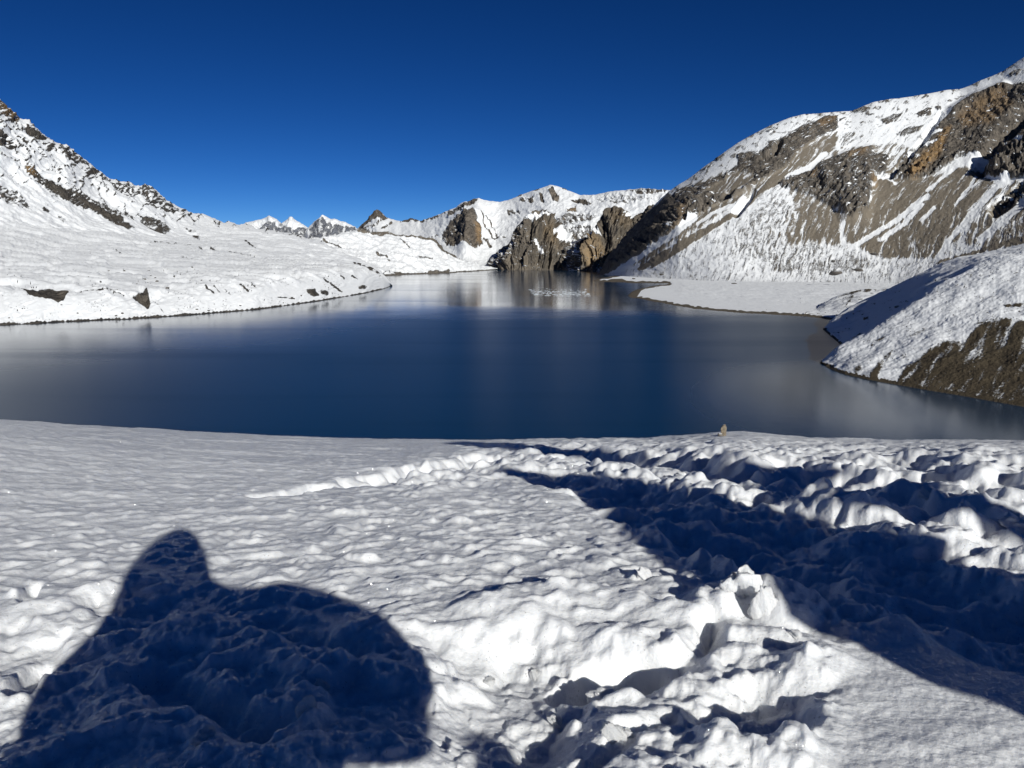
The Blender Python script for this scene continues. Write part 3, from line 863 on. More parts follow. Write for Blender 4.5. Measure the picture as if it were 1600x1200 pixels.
landform("mountain", 936, 1900, 860,
         [('pre', None, (1, -250, -25)),
          ('y', [(936, 427.5, 3200), (948, 429, 3000), (960, 430, 2850), (1000, 433, 2500), (1060, 437, 2250), (1130, 440, 2050), (1280, 441, 1990), (1400, 437, 1900), (1500, 425, 1750), (1600, 408, 1600), (1900, 360, 1200)]),
          ('y', [(936, 427.3, 3210), (950, 424, 2960), (975, 412, 2780), (1000, 396, 2680), (1025, 376, 2630), (1040, 362, 2600), (1060, 348, 2580), (1100, 362, 2450), (1130, 370, 2370), (1280, 367, 2300), (1400, 362, 2250), (1500, 348, 2150), (1600, 328, 2050), (1900, 262, 1650)]),
          ('y', [(936, 427, 3230), (950, 412, 3150), (975, 392, 3060), (1000, 368, 2990), (1025, 342, 2920), (1040, 326, 2890), (1060, 313, 2850), (1100, 300, 2780), (1130, 292, 2750), (1200, 270, 2710), (1280, 262, 2690), (1400, 248, 2650), (1500, 232, 2600), (1600, 205, 2500), (1900, 130, 2050)]),
          ('y', RS), ('off', None, (4, 200, -40)), ('off', None, (4, 900, -600))],
         [8, 110, 150, 170, 12, 8], right_shade, mountain_mat("right_mountain_cover", 2.2, rock_a=(0.07, 0.062, 0.055), rock_b=(0.19, 0.163, 0.134), crisp=0.17),
         "large brown and grey rock mountain streaked with snow and scree above the flat beach", "mountain")


# ------------------------------------------------------------------ flat snowy beach below it
def beach():
    nu, nv = 460, 190
    px, py = np.meshgrid(np.linspace(915, 1560, nu), np.linspace(428, 508, nv))
    land = [(926, 439.5), (932, 437), (941, 434.5), (955, 432), (970, 429), (1000, 424), (1800, 415), (1800, 530), (1400, 512), (1300, 500), (1260, 494.5), (1225, 492.3), (1150, 488.5), (1087, 482.5), (1050, 476.5), (1020, 470.5), (1000, 467), (985, 464.5), (981, 462), (985, 457), (994, 453), (1006, 449.5), (1022, 446.5), (1040, 444.3), (1046, 443.2), (1036, 442.6), (1010, 442.4), (985, 442.3), (975, 441.4), (960, 440.8), (940, 440.6)]
    pw = px + 5 * fbm(px / 14, py / 4, 3, 601); qw = py + 0.7 * fbm(px / 9, py / 5, 3, 602)
    d = seg_dist(pw, qw * 1.0, land, True)
    d = np.where(inside(pw, qw, land), d, -d)
    Y = shore_Y(py)
    b = (py - 600) / FPX
    X = (px - 800) / FPX * Y / (CP - b * SP)
    z = np.clip(d * 0.32, -1.2, 1.1) + 1.3 * sstep(4, 40, d) + (d > 2) * (0.55 * ridged(X / 45, Y / 60, 3, 603) * sstep(2, 8, d))
    z = z + 2.6 * (ridged(X / 70 + Y / 260, Y / 46, 5, 605, 0.6) - .5) * sstep(6, 25, d)
    rockv = 1 - sstep(2.0, 3.2, d + 1.2 * pnoise(px / 9, py / 2, 604))
    brown = poly_mask(px, py, [(943, 440.5), (955, 436.5), (972, 436), (982, 440.5), (975, 442)], 1.2)
    brown = np.maximum(brown, poly_mask(px, py, [(980, 465), (983, 457), (1000, 450), (1012, 450), (1002, 455), (996, 464)], 1.5))
    stones = 0.6 * sstep(0.55, 0.7, pnoise(px / 2.2, py / 1.2, 606)) * sstep(0.0, 0.4, pnoise(px / 40, py / 8, 607))
    cover = pack(np.maximum(np.maximum(rockv, brown), stones).astype(F), 1.0, 0)
    o = grid_mesh("beach", np.stack([X, Y, z], -1), mountain_mat("beach_cover", 1.6, scree_a=(0.10, 0.083, 0.06), scree_b=(0.14, 0.115, 0.085)), cover, kind='structure', flip=True)
    tag(o, "flat snow-covered beach with a brown wet rim between lake and mountain", "beach")


beach()


# ------------------------------------------------------------------ headland on the right, its shaded back lobe and a small hillock
def head_shade(seed, dirt):
    def f(px, py, X, Y, Z, v, n0):
        sm = fbm(X / 22, Y / 22, 4, seed)
        fine = ridged(px / 11, py / 8, 4, seed + 1, 0.6)
        foot = fbm(px / 4.2, py / 2.6, 3, seed + 6)
        w = np.full(px.shape, 0.24, F)
        for pts, val, so in dirt:
            w = np.maximum(w, val * poly_mask(px, py, pts, so))
            if val > 0.6:
                w = np.maximum(w, 0.42 * poly_mask(px, py, pts, 26))
        specks = 0.5 * sstep(0.48, 0.62, pnoise(px / 2.0, py / 1.3, seed + 21)) * sstep(-0.1, 0.35, fbm(px / 22, py / 9, 3, seed + 22))
        dn = (2.2 * sm + 0.30 * (fine - 0.6) + 0.20 * foot + 0.10 * fbm(px / 1.9, py / 1.3, 2, seed + 8)) * sstep(0.95, 1.5, v)
        al = -0.55 * px + 0.83 * py; pe = 0.83 * px + 0.55 * py
        noise = 0.24 * fbm(px / 5, py / 2.5, 4, seed + 2) + (0.15 + 0.55 * sstep(0.3, 0.6, w)) * fbm(pe / 13, al / 45, 5, seed + 3) + 0.35 * sstep(0.35, 0.6, fbm(px / 9, py / 4, 4, seed + 7))

        def cov(n1, P, nz0):
            r = w + noise + specks
            r = np.where(P[..., 2] < 1.1 + 0.7 * pnoise(px / 4, py * 0, seed + 4), 0.95, r)
            return pack(r, 0.7, 0)
        return dn, 0, cov
    return f


HEAD_MAT = mountain_mat("headland_cover", 0.42, rock_a=(0.045, 0.037, 0.026), rock_b=(0.12, 0.095, 0.062), scree_a=(0.062, 0.049, 0.032), scree_b=(0.105, 0.082, 0.053), crisp=0.14, zs=1)
dirt1 = [
    (Z8((715, 800), (830, 690), (960, 610), (1080, 590), (1200, 500), (1330, 490), (1412, 500), (2100, 420), (2100, 1500), (1412, 1060), (1200, 1000), (1000, 950), (850, 915), (700, 880)), .72, 7),
    (Z8((560, 790), (640, 690), (690, 660), (680, 700), (620, 780), (590, 850), (560, 840)), .70, 4), (Z8((470, 760), (520, 740), (530, 780), (480, 790)), .5, 4),
    (Z8((1290, 410), (1412, 395), (1600, 380), (1600, 410), (1412, 425), (1310, 425)), .62, 3), (Z8((1100, 520), (1180, 500), (1190, 520), (1110, 530)), .6, 3),
    (Z8((1160, 240), (1200, 235), (1210, 250), (1170, 255)), .46, 3), (Z8((1030, 300), (1050, 295), (1050, 310), (1030, 310)), .5, 2), (Z8((1130, 360), (1300, 350), (1412, 340), (1412, 360), (1200, 380)), .40, 5),
    (Z8((540, 600), (640, 580), (660, 590), (560, 640)), .5, 4), (Z8((720, 690), (770, 675), (770, 700), (725, 720)), .56, 4), (Z8((740, 590), (860, 520), (980, 510), (900, 560), (780, 610)), .38, 6),
]
H1S = [(1283, 566.5, 447), (1295, 557, 447), (1312, 541, 450), (1330, 532, 450), (1353, 521, 452), (1400, 489, 458), (1430, 470, 463), (1460, 451, 470), (1495, 431, 475), (1530, 411, 480), (1565, 398, 480), (1600, 390, 475), (1700, 368, 460), (1900, 335, 430)]
landform("headland", 1283, 1900, 420,
         [('pre', None, (1, -12, -5)),
          ('s', [(1283, 568), (1295, 576), (1320, 585), (1360, 594), (1400, 601), (1450, 610), (1500, 618), (1550, 627), (1600, 636), (1700, 655), (1900, 692)]),
          ('y', [(1283, 567.2, 444), (1320, 564, 420), (1353, 556, 417), (1400, 545, 412), (1460, 525, 405), (1530, 510, 398), (1600, 505, 385), (1900, 480, 330)]),
          ('y', H1S), ('off', None, (3, 25, -4)), ('off', None, (3, 90, -40))],
         [4, 120, 170, 10, 6], head_shade(701, dirt1), HEAD_MAT, "rounded headland with thin snow over bare brown earth at the water's edge", "hillside")
dirt2 = [(Z8((830, 300), (900, 270), (900, 285), (840, 320)), .6, 3), (Z8((690, 420), (740, 405), (740, 420), (700, 435)), .6, 2), (Z8((520, 480), (560, 470), (550, 490), (525, 495)), .6, 2), (Z8((460, 460), (520, 430), (520, 440), (470, 470)), .52, 2), (Z8((460, 590), (560, 540), (540, 570), (460, 620)), .5, 3)]
landform("headland", 1286, 1900, 300,
         [('pre', None, (1, -14, -6)),
          ('y', [(1286, 513.3, 664), (1296, 523, 609), (1304, 532, 567), (1312, 539, 537), (1330, 536, 500), (1353, 526, 480), (1400, 497, 480), (1430, 478, 482), (1460, 460, 486), (1530, 420, 495), (1600, 398, 490), (1900, 345, 440)]),
          ('y', [(1286, 513.1, 666), (1300, 512, 640), (1330, 507, 610), (1353, 497, 590), (1400, 473, 570), (1460, 438, 560), (1530, 408, 550), (1600, 391, 540), (1900, 340, 470)]),
          ('y', [(1286, 512.8, 668), (1293, 505, 668), (1300, 499, 676), (1330, 479, 696), (1355, 467, 710), (1380, 455, 702), (1410, 441, 695), (1440, 426, 690), (1470, 412, 682), (1500, 402, 676), (1540, 394, 670), (1570, 389, 665), (1600, 383, 660), (1700, 364, 560), (1900, 330, 500)]),
          ('off', None, (3, 30, -6)), ('off', None, (3, 120, -50))],
         [4, 60, 110, 10, 6], head_shade(741, dirt2), HEAD_MAT, "shaded blue-grey flank of snow-dusted headland facing the beach", "hillside")
landform("hillock", 1256, 1520, 150,
         [('pre', None, (1, -12, -4)),
          ('y', [(1256, 489.5, 840), (1268, 488, 850), (1300, 492, 820), (1340, 486, 820), (1400, 480, 820), (1520, 470, 820)]),
          ('y', [(1256, 489, 850), (1266, 486, 880), (1276, 482, 920), (1290, 472, 950), (1310, 461.5, 980), (1340, 453.5, 1000), (1380, 450, 1000), (1420, 449, 1000), (1460, 452, 1000), (1520, 462, 1000)]),
          ('off', None, (2, 40, -5)), ('off', None, (2, 120, -25))],
         [4, 90, 8, 5], head_shade(771, [(Z8((330, 400), (420, 345), (520, 320), (700, 318), (700, 332), (600, 335), (500, 345), (400, 370)), .56, 3), (Z8((230, 440), (300, 430), (260, 450), (230, 455)), .4, 3), (Z8((330, 380), (480, 340), (560, 380), (400, 460)), .40, 6)]), mountain_mat("hillock_cover", 0.8, rock_a=(0.05, 0.042, 0.03), rock_b=(0.13, 0.105, 0.07), scree_a=(0.08, 0.064, 0.045), scree_b=(0.12, 0.096, 0.066)),
         "small snow-dusted hillock with stony crest between beach and headland", "hillside")

# ------------------------------------------------------------------ snow in front: profile of the hill the camera stands on
PR_R = [0, 1, 1.86, 2.75, 4.9, 8.1, 14.6, 21, 25, 30, 45, 80, 140, 220]
PR_D = [1.28, 1.29, 1.345, 1.44, 1.78, 2.37, 3.64, 4.97, 5.97, 7.55, 13.5, 31, 64, 72]
CREST = [(-400, 640), (0, 655), (100, 662), (200, 668), (300, 674), (400, 679), (500, 683), (600, 686), (750, 688), (900, 686), (1000, 685), (1060, 681), (1100, 677), (1131, 674.5), (1160, 674), (1200, 677), (1240, 681), (1280, 685), (1400, 687), (1600, 688), (2000, 690)]
_cx = np.array([c[0] for c in CREST], float); _cy = np.array([c[1] for c in CREST], float)
_a = (_cx - 800) / FPX; _b = (_cy - 600) / FPX
_az = np.arctan2(_a, CP - _b * SP)
_sl = (SP + _b * CP) / np.hypot(_a, CP - _b * SP)
_rr = np.linspace(10, 40, 400)
_m0 = (hermite(_rr, PR_R, PR_D) / _rr).min()


def base_ground(X, Y):
    r = np.hypot(X, Y)
    az = np.arctan2(X, Y)
    s = np.interp(az, _az, _sl) / _m0
    D = hermite(r, PR_R, PR_D) * (1 + (s - 1) * sstep(2.5, 12, r))
    back = 1.28 + 0.0 * r - 0.05 * np.clip(r - 6, 0, 200) * sstep(6, 30, r)
    f = sstep(-0.35, 0.55, np.cos(az)) * sstep(0.2, 1.5, r) + (1 - sstep(0.2, 1.5, r))
    return CAM_Z - (D * f + back * (1 - f))


def hit(px, py):
    """where the view ray meets the smooth hill"""
    d = pix_dir(px, py)
    d = d / np.hypot(d[0], d[1])
    rs = np.linspace(0.8, 45, 6000)
    z = CAM_Z + rs * d[2]
    g = base_ground(rs * d[0], rs * d[1])
    k = np.argmax(z < g)
    r = rs[k] if z[k] < g[k] else 21.0
    return np.array([r * d[0], r * d[1]])


def hits(pts):
    return [tuple(hit(*p)) for p in pts]


# polar grid: fine inside the view, coarse elsewhere
az_in = np.linspace(-0.70, 0.70, 900)
az_out = np.linspace(0.70, 2 * np.pi - 0.70, 62)[1:-1]
AZ = np.concatenate([az_in, az_out])
RAD = np.concatenate([np.linspace(0.15, 1.35, 14)[:-1], np.geomspace(1.35, 34, 800), np.geomspace(34, 220, 34)[1:]])
RR, AA = np.meshgrid(RAD, AZ, indexing='ij')
GX = RR * np.sin(AA); GY = RR * np.cos(AA)
GZ = base_ground(GX, GY)
gpx, gpy = project(np.stack([GX, GY, GZ], -1))
ok = GY > 0.4
gpx = np.where(ok, gpx, -5000).astype(F); gpy = np.where(ok, gpy, 5000).astype(F)
gx, gy = GX.astype(F), GY.astype(F)


def snow_relief():
    wx = gx + 0.10 * fbm(gx / 0.5, gy / 0.5, 3, 801); wy = gy + 0.10 * fbm(gx / 0.5, gy / 0.5, 3, 802)
    # sun cups and wind ridges, long axis rising to the right
    ca, sa = math.cos(0.30), math.sin(0.30)
    u = wx * ca + wy * sa; w_ = -wx * sa + wy * ca
    f1, f2, cid = worley(u / 0.36, w_ / 0.20, 803)
    cups = 0.010 * f1 * f1
    f1b, _, _ = worley(u / 0.16 + 4.3, w_ / 0.10, 804)
    cups2 = 0.006 * f1b

    def scale_row(L, wob, seed):
        """little overlapping scales: short steep face towards the sun, long back"""
        q = w_ / L + wob * fbm(u / (1.5 * L), w_ / (1.6 * L), 3, seed)
        t = q - np.floor(q)
        sh = np.where(t < 0.26, sstep(0, 0.26, t), 1 - sstep(0.26, 1.0, t) * 0.5 - 0.5 * (t - 0.26) / 0.74)
        am = 0.12 + 0.88 * sstep(-0.10, 0.40, fbm(u / (1.0 * L), w_ / (0.75 * L), 2, seed + 5))
        return sh * am
    coarse = poly_mask(gpx, gpy, [(330, 800), (620, 745), (900, 730), (1050, 860), (1080, 1000), (600, 1010), (200, 930), (-200, 1000), (-200, 860)], 60)
    sas = (0.008 + 0.021 * coarse) * scale_row(0.26, 1.4, 861) + 0.021 * scale_row(0.155, 1.3, 866) + 0.007 * scale_row(0.09, 1.2, 871) + 0.03 * fbm(u / 1.3, w_ / 0.5, 3, 805, 0.45)
    und = 0.05 * fbm(gx / 1.7, gy / 1.7, 3, 806)
    fine = 0.006 * fbm((0.8 * gx + 0.6 * gy) / 0.06, (0.8 * gy - 0.6 * gx) / 0.05, 4, 807, 0.6)
    far = sstep(6, 16, np.hypot(gx, gy))
    # where people have walked
    tr = poly_mask(gpx, gpy, [(560, 745), (760, 700), (900, 690), (1060, 690), (1290, 696), (1700, 700), (2100, 705), (2100, 1030), (1600, 1010), (1420, 990), (1340, 985), (1200, 960), (1090, 900), (1010, 840), (930, 780), (820, 740), (660, 770)], 26)
    pit_poly = [(-400, 1010), (-100, 990), (60, 965), (150, 930), (210, 905), (330, 925), (430, 950), (520, 985), (600, 1000), (690, 985), (760, 992), (830, 975), (900, 985), (960, 1000), (1030, 992), (1085, 985), (1110, 960), (1130, 1000), (1190, 1005), (1290, 1010), (1340, 1050), (1330, 1110), (1250, 1300), (1000, 1700), (0, 1700), (-600, 1500)]
    nq = 26 * fbm(gx / 0.30, gy / 0.30, 4, 811)
    pit = poly_mask(gpx + nq, gpy + 0.7 * nq, pit_poly, 20) * (1 - sstep(1120, 1330, gpx))
    pit = pit * (1 - 0.85 * sstep(1055, 1140, gpy) * sstep(820, 980, gpx))
    pit = pit * (0.40 + 0.60 * sstep(640, 800, gpx) + 0.35 * sstep(220, 60, gpx))
    pit_soft = poly_mask(gpx, gpy, pit_poly, 40)
    c1, c2, ci = worley(wx / 0.26 + 0.25 * fbm(gx / .2, gy / .2, 2, 812), wy / 0.24, 813)
    blocky = (ci - 0.5) * sstep(0.0, 0.16, c2 - c1)
    n1 = fbm(wx / 0.42, wy / 0.42, 5, 814, 0.55)
    terr = np.round(n1 * 4) / 4 * 0.6 + n1 * 0.4
    rough = 0.15 * terr + 0.045 * blocky + 0.022 * ridged(wx / 0.16, wy / 0.16, 4, 815)
    T = np.clip(tr + 0.75 * pit_soft, 0, 1)
    smooth = poly_mask(gpx, gpy, [(1330, 1010), (1460, 990), (1700, 1040), (2200, 1200), (2200, 1700), (1150, 1700), (1280, 1180)], 40)
    h = und * 0.8 + (cups + cups2 + sas) * (1 - 0.8 * T) * (1 - 0.9 * smooth) * (1 - 0.15 * far) + fine * (1 - 0.6 * smooth)
    h = h + rough * (tr * 0.85 + 0.42 * pit_soft) * (1 - 0.85 * smooth)
    h = h + smooth * 0.016 * fbm(u / 0.6, w_ / 0.22, 3, 816)
    h = h - 0.15 * pit
    big = fbm(gx / 0.9 + 3.1, gy / 0.9, 4, 895, 0.5)
    h = h + tr * (1 - smooth) * (0.085 * sstep(0.05, 0.30, big) - 0.07 * sstep(0.05, 0.28, -big))
    mesh_n = fbm(gx / 0.38 + 7.7, gy / 0.30, 4, 896, 0.55)
    h = h + (0.2 * coarse + 0.8 * pit_soft) * (1 - smooth) * 0.045 * sstep(-0.05, 0.22, mesh_n)
    # trenches and berms: (points in the picture, half width m, height m, edge softness)
    def stroke(pts, hw, hh, soft=0.35, wob=0.10):
        soft = min(soft * 1.15, 0.9)
        nonlocal h
        W = hits(pts)
        xs = [p[0] for p in W]; ys = [p[1] for p in W]
        e = hw * (1 + soft) + wob + 0.1
        bb = (gx > min(xs) - e) & (gx < max(xs) + e) & (gy > min(ys) - e) & (gy < max(ys) + e)
        if not bb.any():
            return
        d = seg_dist(gx[bb], gy[bb], W)
        d = d + 1.3 * wob * fbm(gx[bb] / 0.5, gy[bb] / 0.5, 3, 820 + int(pts[0][0]) % 97, 0.42)
        m = 1 - sstep(hw * (1 - soft), hw * (1 + soft), d)
        h[bb] += hh * m
    stroke([(2000, 1090), (1600, 985), (1400, 915), (1250, 868), (1120, 815), (1000, 775), (880, 748)], 0.42, -0.12, 0.5, 0.2)
    stroke([(1240, 905), (1170, 870), (1110, 840)], 0.24, -0.13, 0.5, 0.15)
    stroke([(405, 774), (450, 768), (500, 757)], 0.13, -0.12, 0.25, 0.10)
    stroke([(580, 752), (640, 740), (700, 726), (770, 712), (900, 716), (980, 726)], 0.30, -0.20, 0.35, 0.22)
    stroke([(880, 704), (1000, 713), (1090, 728), (1180, 744), (1290, 756)], 0.55, -0.24, 0.35, 0.3)
    stroke([(1060, 742), (1160, 752), (1260, 768), (1400, 776)], 0.22, -0.2, 0.3)
    stroke([(1230, 735), (1330, 742), (1420, 752), (1500, 748)], 0.45, -0.18, 0.4, 0.3)
    stroke([(1400, 780), (1480, 790), (1560, 815), (1700, 850)], 0.22, -0.28, 0.3)
    stroke([(1460, 735), (1540, 745), (1640, 760)], 0.4, -0.15, 0.4, 0.25)
    stroke([(1270, 795), (1340, 815), (1420, 840), (1500, 862), (1600, 885)], 0.15, 0.12, 0.6)
    stroke([(1500, 835), (1540, 840), (1590, 850)], 0.14, 0.16, 0.6)
    stroke([(1130, 768), (1200, 775), (1270, 788)], 0.12, 0.10, 0.6)
    stroke([(790, 950), (860, 935), (940, 935), (1020, 950), (1080, 960)], 0.12, 0.055, 0.8)
    stroke([(905, 1035), (950, 1020), (1010, 1012)], 0.085, -0.17, 0.35, 0.05)
    stroke([(1120, 945), (1150, 925), (1190, 940), (1230, 965)], 0.10, 0.08, 0.6, 0.06)
    stroke([(960, 1095), (1030, 1060), (1090, 1035), (1160, 1030), (1240, 1040)], 0.12, 0.085, 0.6, 0.07)
    stroke([(1100, 1000), (1180, 1000), (1260, 1020)], 0.14, 0.05, 0.6, 0.07)
    stroke([(1010, 1010), (1060, 1000), (1100, 1010)], 0.05, 0.05, 0.7, 0.05)
    stroke([(1130, 1110), (1180, 1115), (1240, 1105)], 0.06, -0.05, 0.5, 0.04)
    stroke([(930, 1165), (980, 1120), (1040, 1095)], 0.05, -0.045, 0.5, 0.05)
    stroke([(40, 935), (55, 915)], 0.03, -0.06, 0.3, 0.02)
    stroke([(60, 1000), (20, 1040)], 0.04, -0.07, 0.3, 0.03)
    stroke([(500, 1100), (440, 1130)], 0.05, 0.04, 0.5, 0.04)
    stroke([(420, 1120), (300, 1060), (220, 1020)], 0.07, -0.08, 0.5, 0.06)
    stroke([(330, 1010), (420, 1000), (520, 1030)], 0.06, 0.05, 0.6, 0.06)
    k1, k2, kc = worley(wx / 0.13 + 0.3 * fbm(gx / .1, gy / .1, 2, 891), wy / 0.12, 892)
    h = h + tr * (1 - smooth) * (0.075 * (kc - 0.5) * sstep(0.0, 0.22, k2 - k1) * sstep(-0.2, 0.3, fbm(gx / 0.7, gy / 0.7, 2, 893)))
    # melt rounds the broken edges off
    for _ in range(2):
        h[1:-1, 1:-1] = (h[1:-1, 1:-1] * 2 + h[:-2, 1:-1] + h[2:, 1:-1] + h[1:-1, :-2] + h[1:-1, 2:]) / 6
    h = h + 0.008 * (ridged(wx / 0.15, wy / 0.11, 4, 881, 0.55) - 0.6) * (0.35 + T) * (1 - 0.85 * smooth) + 0.003 * fbm((0.9 * gx + 0.44 * gy) / 0.03, (0.9 * gy - 0.44 * gx) / 0.03, 2, 882)
    return h


H = snow_relief()
fade = sstep(0.25, 1.2, RR) * (1 - sstep(30, 60, RR))
GZ = GZ + H * fade - 0.02


def snow_mat():
    n = N("foreground_snow")
    v = n.coords()
    g = n.noise(55.0, 5, v, 0.65)
    g2 = n.noise(9.0, 4, v, 0.6)
    c = n.mix(n.ramp(g2, 0.3, 0.75), (0.80, 0.81, 0.83), (0.875, 0.88, 0.89))
    n.link(c, n.b.inputs['Base Color'])
    n.b.inputs['Roughness'].default_value = 0.6
    n.b.inputs['Specular IOR Level'].default_value = 0.25
    n.bump(n.math('ADD', n.math('MULTIPLY', g, 0.4), g2), 0.018, 0.7)
    # loose crystals: tiny facets turned every which way
    vor = n.node("ShaderNodeTexVoronoi")
    vor.inputs['Scale'].default_value = 170
    n.link(v, vor.inputs['Vector'])
    sub = n.node("ShaderNodeVectorMath", operation='SUBTRACT')
    n.link(vor.outputs['Color'], sub.inputs[0]); sub.inputs[1].default_value = (0.5, 0.5, 0.5)
    sc_ = n.node("ShaderNodeVectorMath", operation='SCALE')
    n.link(sub.outputs[0], sc_.inputs[0]); sc_.inputs['Scale'].default_value = 2.2
    geo = n.node("ShaderNodeNewGeometry")
    ad = n.node("ShaderNodeVectorMath", operation='ADD')
    n.link(geo.outputs['Normal'], ad.inputs[0]); n.link(sc_.outputs[0], ad.inputs[1])
    nm = n.node("ShaderNodeVectorMath", operation='NORMALIZE')
    n.link(ad.outputs[0], nm.inputs[0])
    n.link(nm.outputs[0], n.b.inputs['Coat Normal'])
    n.b.inputs['Subsurface Weight'].default_value = 0.35
    n.b.inputs['Subsurface Radius'].default_value = (1.0, 1.1, 1.25)
    n.b.inputs['Subsurface Scale'].default_value = 0.025
    n.b.inputs['Coat Weight'].default_value = 0.35
    n.b.inputs['Coat Roughness'].default_value = 0.06
    return n.m


SNOW_MAT = snow_mat()
ground = grid_mesh("snow_ground", np.stack([GX, GY, GZ], -1), SNOW_MAT, None, kind='structure', wrap=True, flip=True)
tag(ground, "crusted snow slope in front, trampled into trenches and broken lumps", "snow")


def ground_at(px, py):
    """snow surface point shown at this picture position (search on the finished grid)"""
    X, Y = hit(px, py)
    i = int(np.clip(np.searchsorted(RAD, math.hypot(X, Y)), 0, len(RAD) - 1))
    a = math.atan2(X, Y)
    j = int(np.clip(round((a + 0.70) / 1.40 * 899), 0, 899))
    return np.array([GX[i, j], GY[i, j], GZ[i, j]])


# ------------------------------------------------------------------ small things: stones, floes, snow lumps
def rock_mesh(name, seed, mat, flat=0.7, rough=0.28, facet=False, sub=3, cut=(0.55, 0.35)):
    import bmesh
    bm = bmesh.new()
    bmesh.ops.create_icosphere(bm, subdivisions=sub, radius=1.0)
    r = np.random.default_rng(seed)
    planes = [(Vector(r.normal(size=3)).normalized(), cut[0] + cut[1] * r.random()) for _ in range(9)]
    for v in bm.verts:
        p = v.co.copy()
        for nrm, d in planes:
            e = p.dot(nrm) - d
            if e > 0:
                p -= nrm * e * (0.92 if facet or cut[0] < 0.5 else 0.7)
        k = 1 + rough * float(pnoise(np.array([p.x * 2.2 + p.z]), np.array([p.y * 2.2 - p.z * 1.3]), seed)[0]) + 0.45 * rough * float(pnoise(np.array([p.x * 5.5 + p.z * 3.1]), np.array([p.y * 5.5 - p.z * 3.7]), seed + 1)[0])
        v.co = Vector((p.x * k, p.y * k, p.z * k * flat))
    me = bpy.data.meshes.new(name)
    bm.to_mesh(me); bm.free()
    for p in me.polygons:
        p.use_smooth = not facet
    me.materials.append(mat)
    return me


def stone_mat(name, a, b, scale, snow_top=0.0):
    n = N(name)
    v = n.coords()
    f = n.noise(scale, 6, v, 0.65)
    c = n.mix(n.ramp(f, 0.3, 0.7), a, b)
    if snow_top:
        geo = n.node("ShaderNodeNewGeometry")
        sx = n.node("ShaderNodeSeparateXYZ")
        n.link(geo.outputs['Normal'], sx.inputs[0])
        c = n.mix(n.ramp(n.math('ADD', sx.outputs[2], n.math('MULTIPLY', n.math('SUBTRACT', f, 0.5), 0.8)), snow_top, snow_top + 0.15), c, SNOW)
    n.link(c, n.b.inputs['Base Color'])
    n.b.inputs['Roughness'].default_value = 0.9
    n.bump(f, 0.15, 0.6)
    return n.m


# upright marker stone on the crest, small stones at its foot
mk = ground_at(1131, 679)
ST_MAT = stone_mat("marker_stone_tan", (0.14, 0.112, 0.08), (0.28, 0.232, 0.168), 14.0, 0.65)
mr = np.random.default_rng(12)
mv, mf = [], []
MK = 7
jit = 1 + 0.16 * mr.normal(size=MK)
for zz, rr_ in ((-0.05, 0.070), (0.05, 0.074), (0.13, 0.068), (0.21, 0.072), (0.28, 0.060), (0.315, 0.034)):
    for k in range(MK):
        t = 2 * math.pi * k / MK
        q = rr_ * jit[k] * (1 + 0.07 * mr.normal())
        mv.append((math.cos(t) * q * 1.05 + 0.02 * zz, math.sin(t) * q * 0.8, zz + 0.012 * mr.normal() + 0.02 * math.cos(t)))
for i in range(5):
    for k in range(MK):
        mf.append((i * MK + k, i * MK + (k + 1) % MK, (i + 1) * MK + (k + 1) % MK, (i + 1) * MK + k))
mf.append(tuple(range(MK))[::-1]); mf.append(tuple(5 * MK + k for k in range(MK)))
mme = bpy.data.meshes.new("marker_stone")
mme.from_pydata(mv, [], mf)
mme.materials.append(ST_MAT)
marker = bpy.data.objects.new("marker_stone", mme)
col.objects.link(marker)
marker.location = (mk[0], mk[1], mk[2] - 0.02)
marker.scale = (0.85, 0.85, 0.9)
tag(marker, "upright tan marker stone standing on the snow crest above the water", "stone")
fs = bpy.data.objects.new("foot_stone", rock_mesh("foot_stone", 8, stone_mat("foot_stone_grey", (0.16, 0.14, 0.12), (0.32, 0.29, 0.25), 6.0, 0.75), 0.7))
col.objects.link(fs)
fs.location = (mk[0] - 0.09, mk[1] - 0.05, mk[2] + 0.03); fs.scale = (0.06, 0.06, 0.07)
tag(fs, "low grey stone leaning at the base of the upright marker stone", "stone")

# boulders on the snowy shores
B_MAT = stone_mat("dark_boulder", (0.045, 0.04, 0.036), (0.12, 0.105, 0.09), 0.35, 0.9)
B_MESH = [rock_mesh("boulder", 20 + k, B_MAT, 0.65, 0.3, sub=2) for k in range(5)]


def on_surface(P, px, py):
    """point of a landform grid that shows nearest to a picture position"""
    qx, qy = project(P)
    k = np.argmin((qx - px) ** 2 + (qy - py) ** 2)
    return P.reshape(-1, 3)[k]


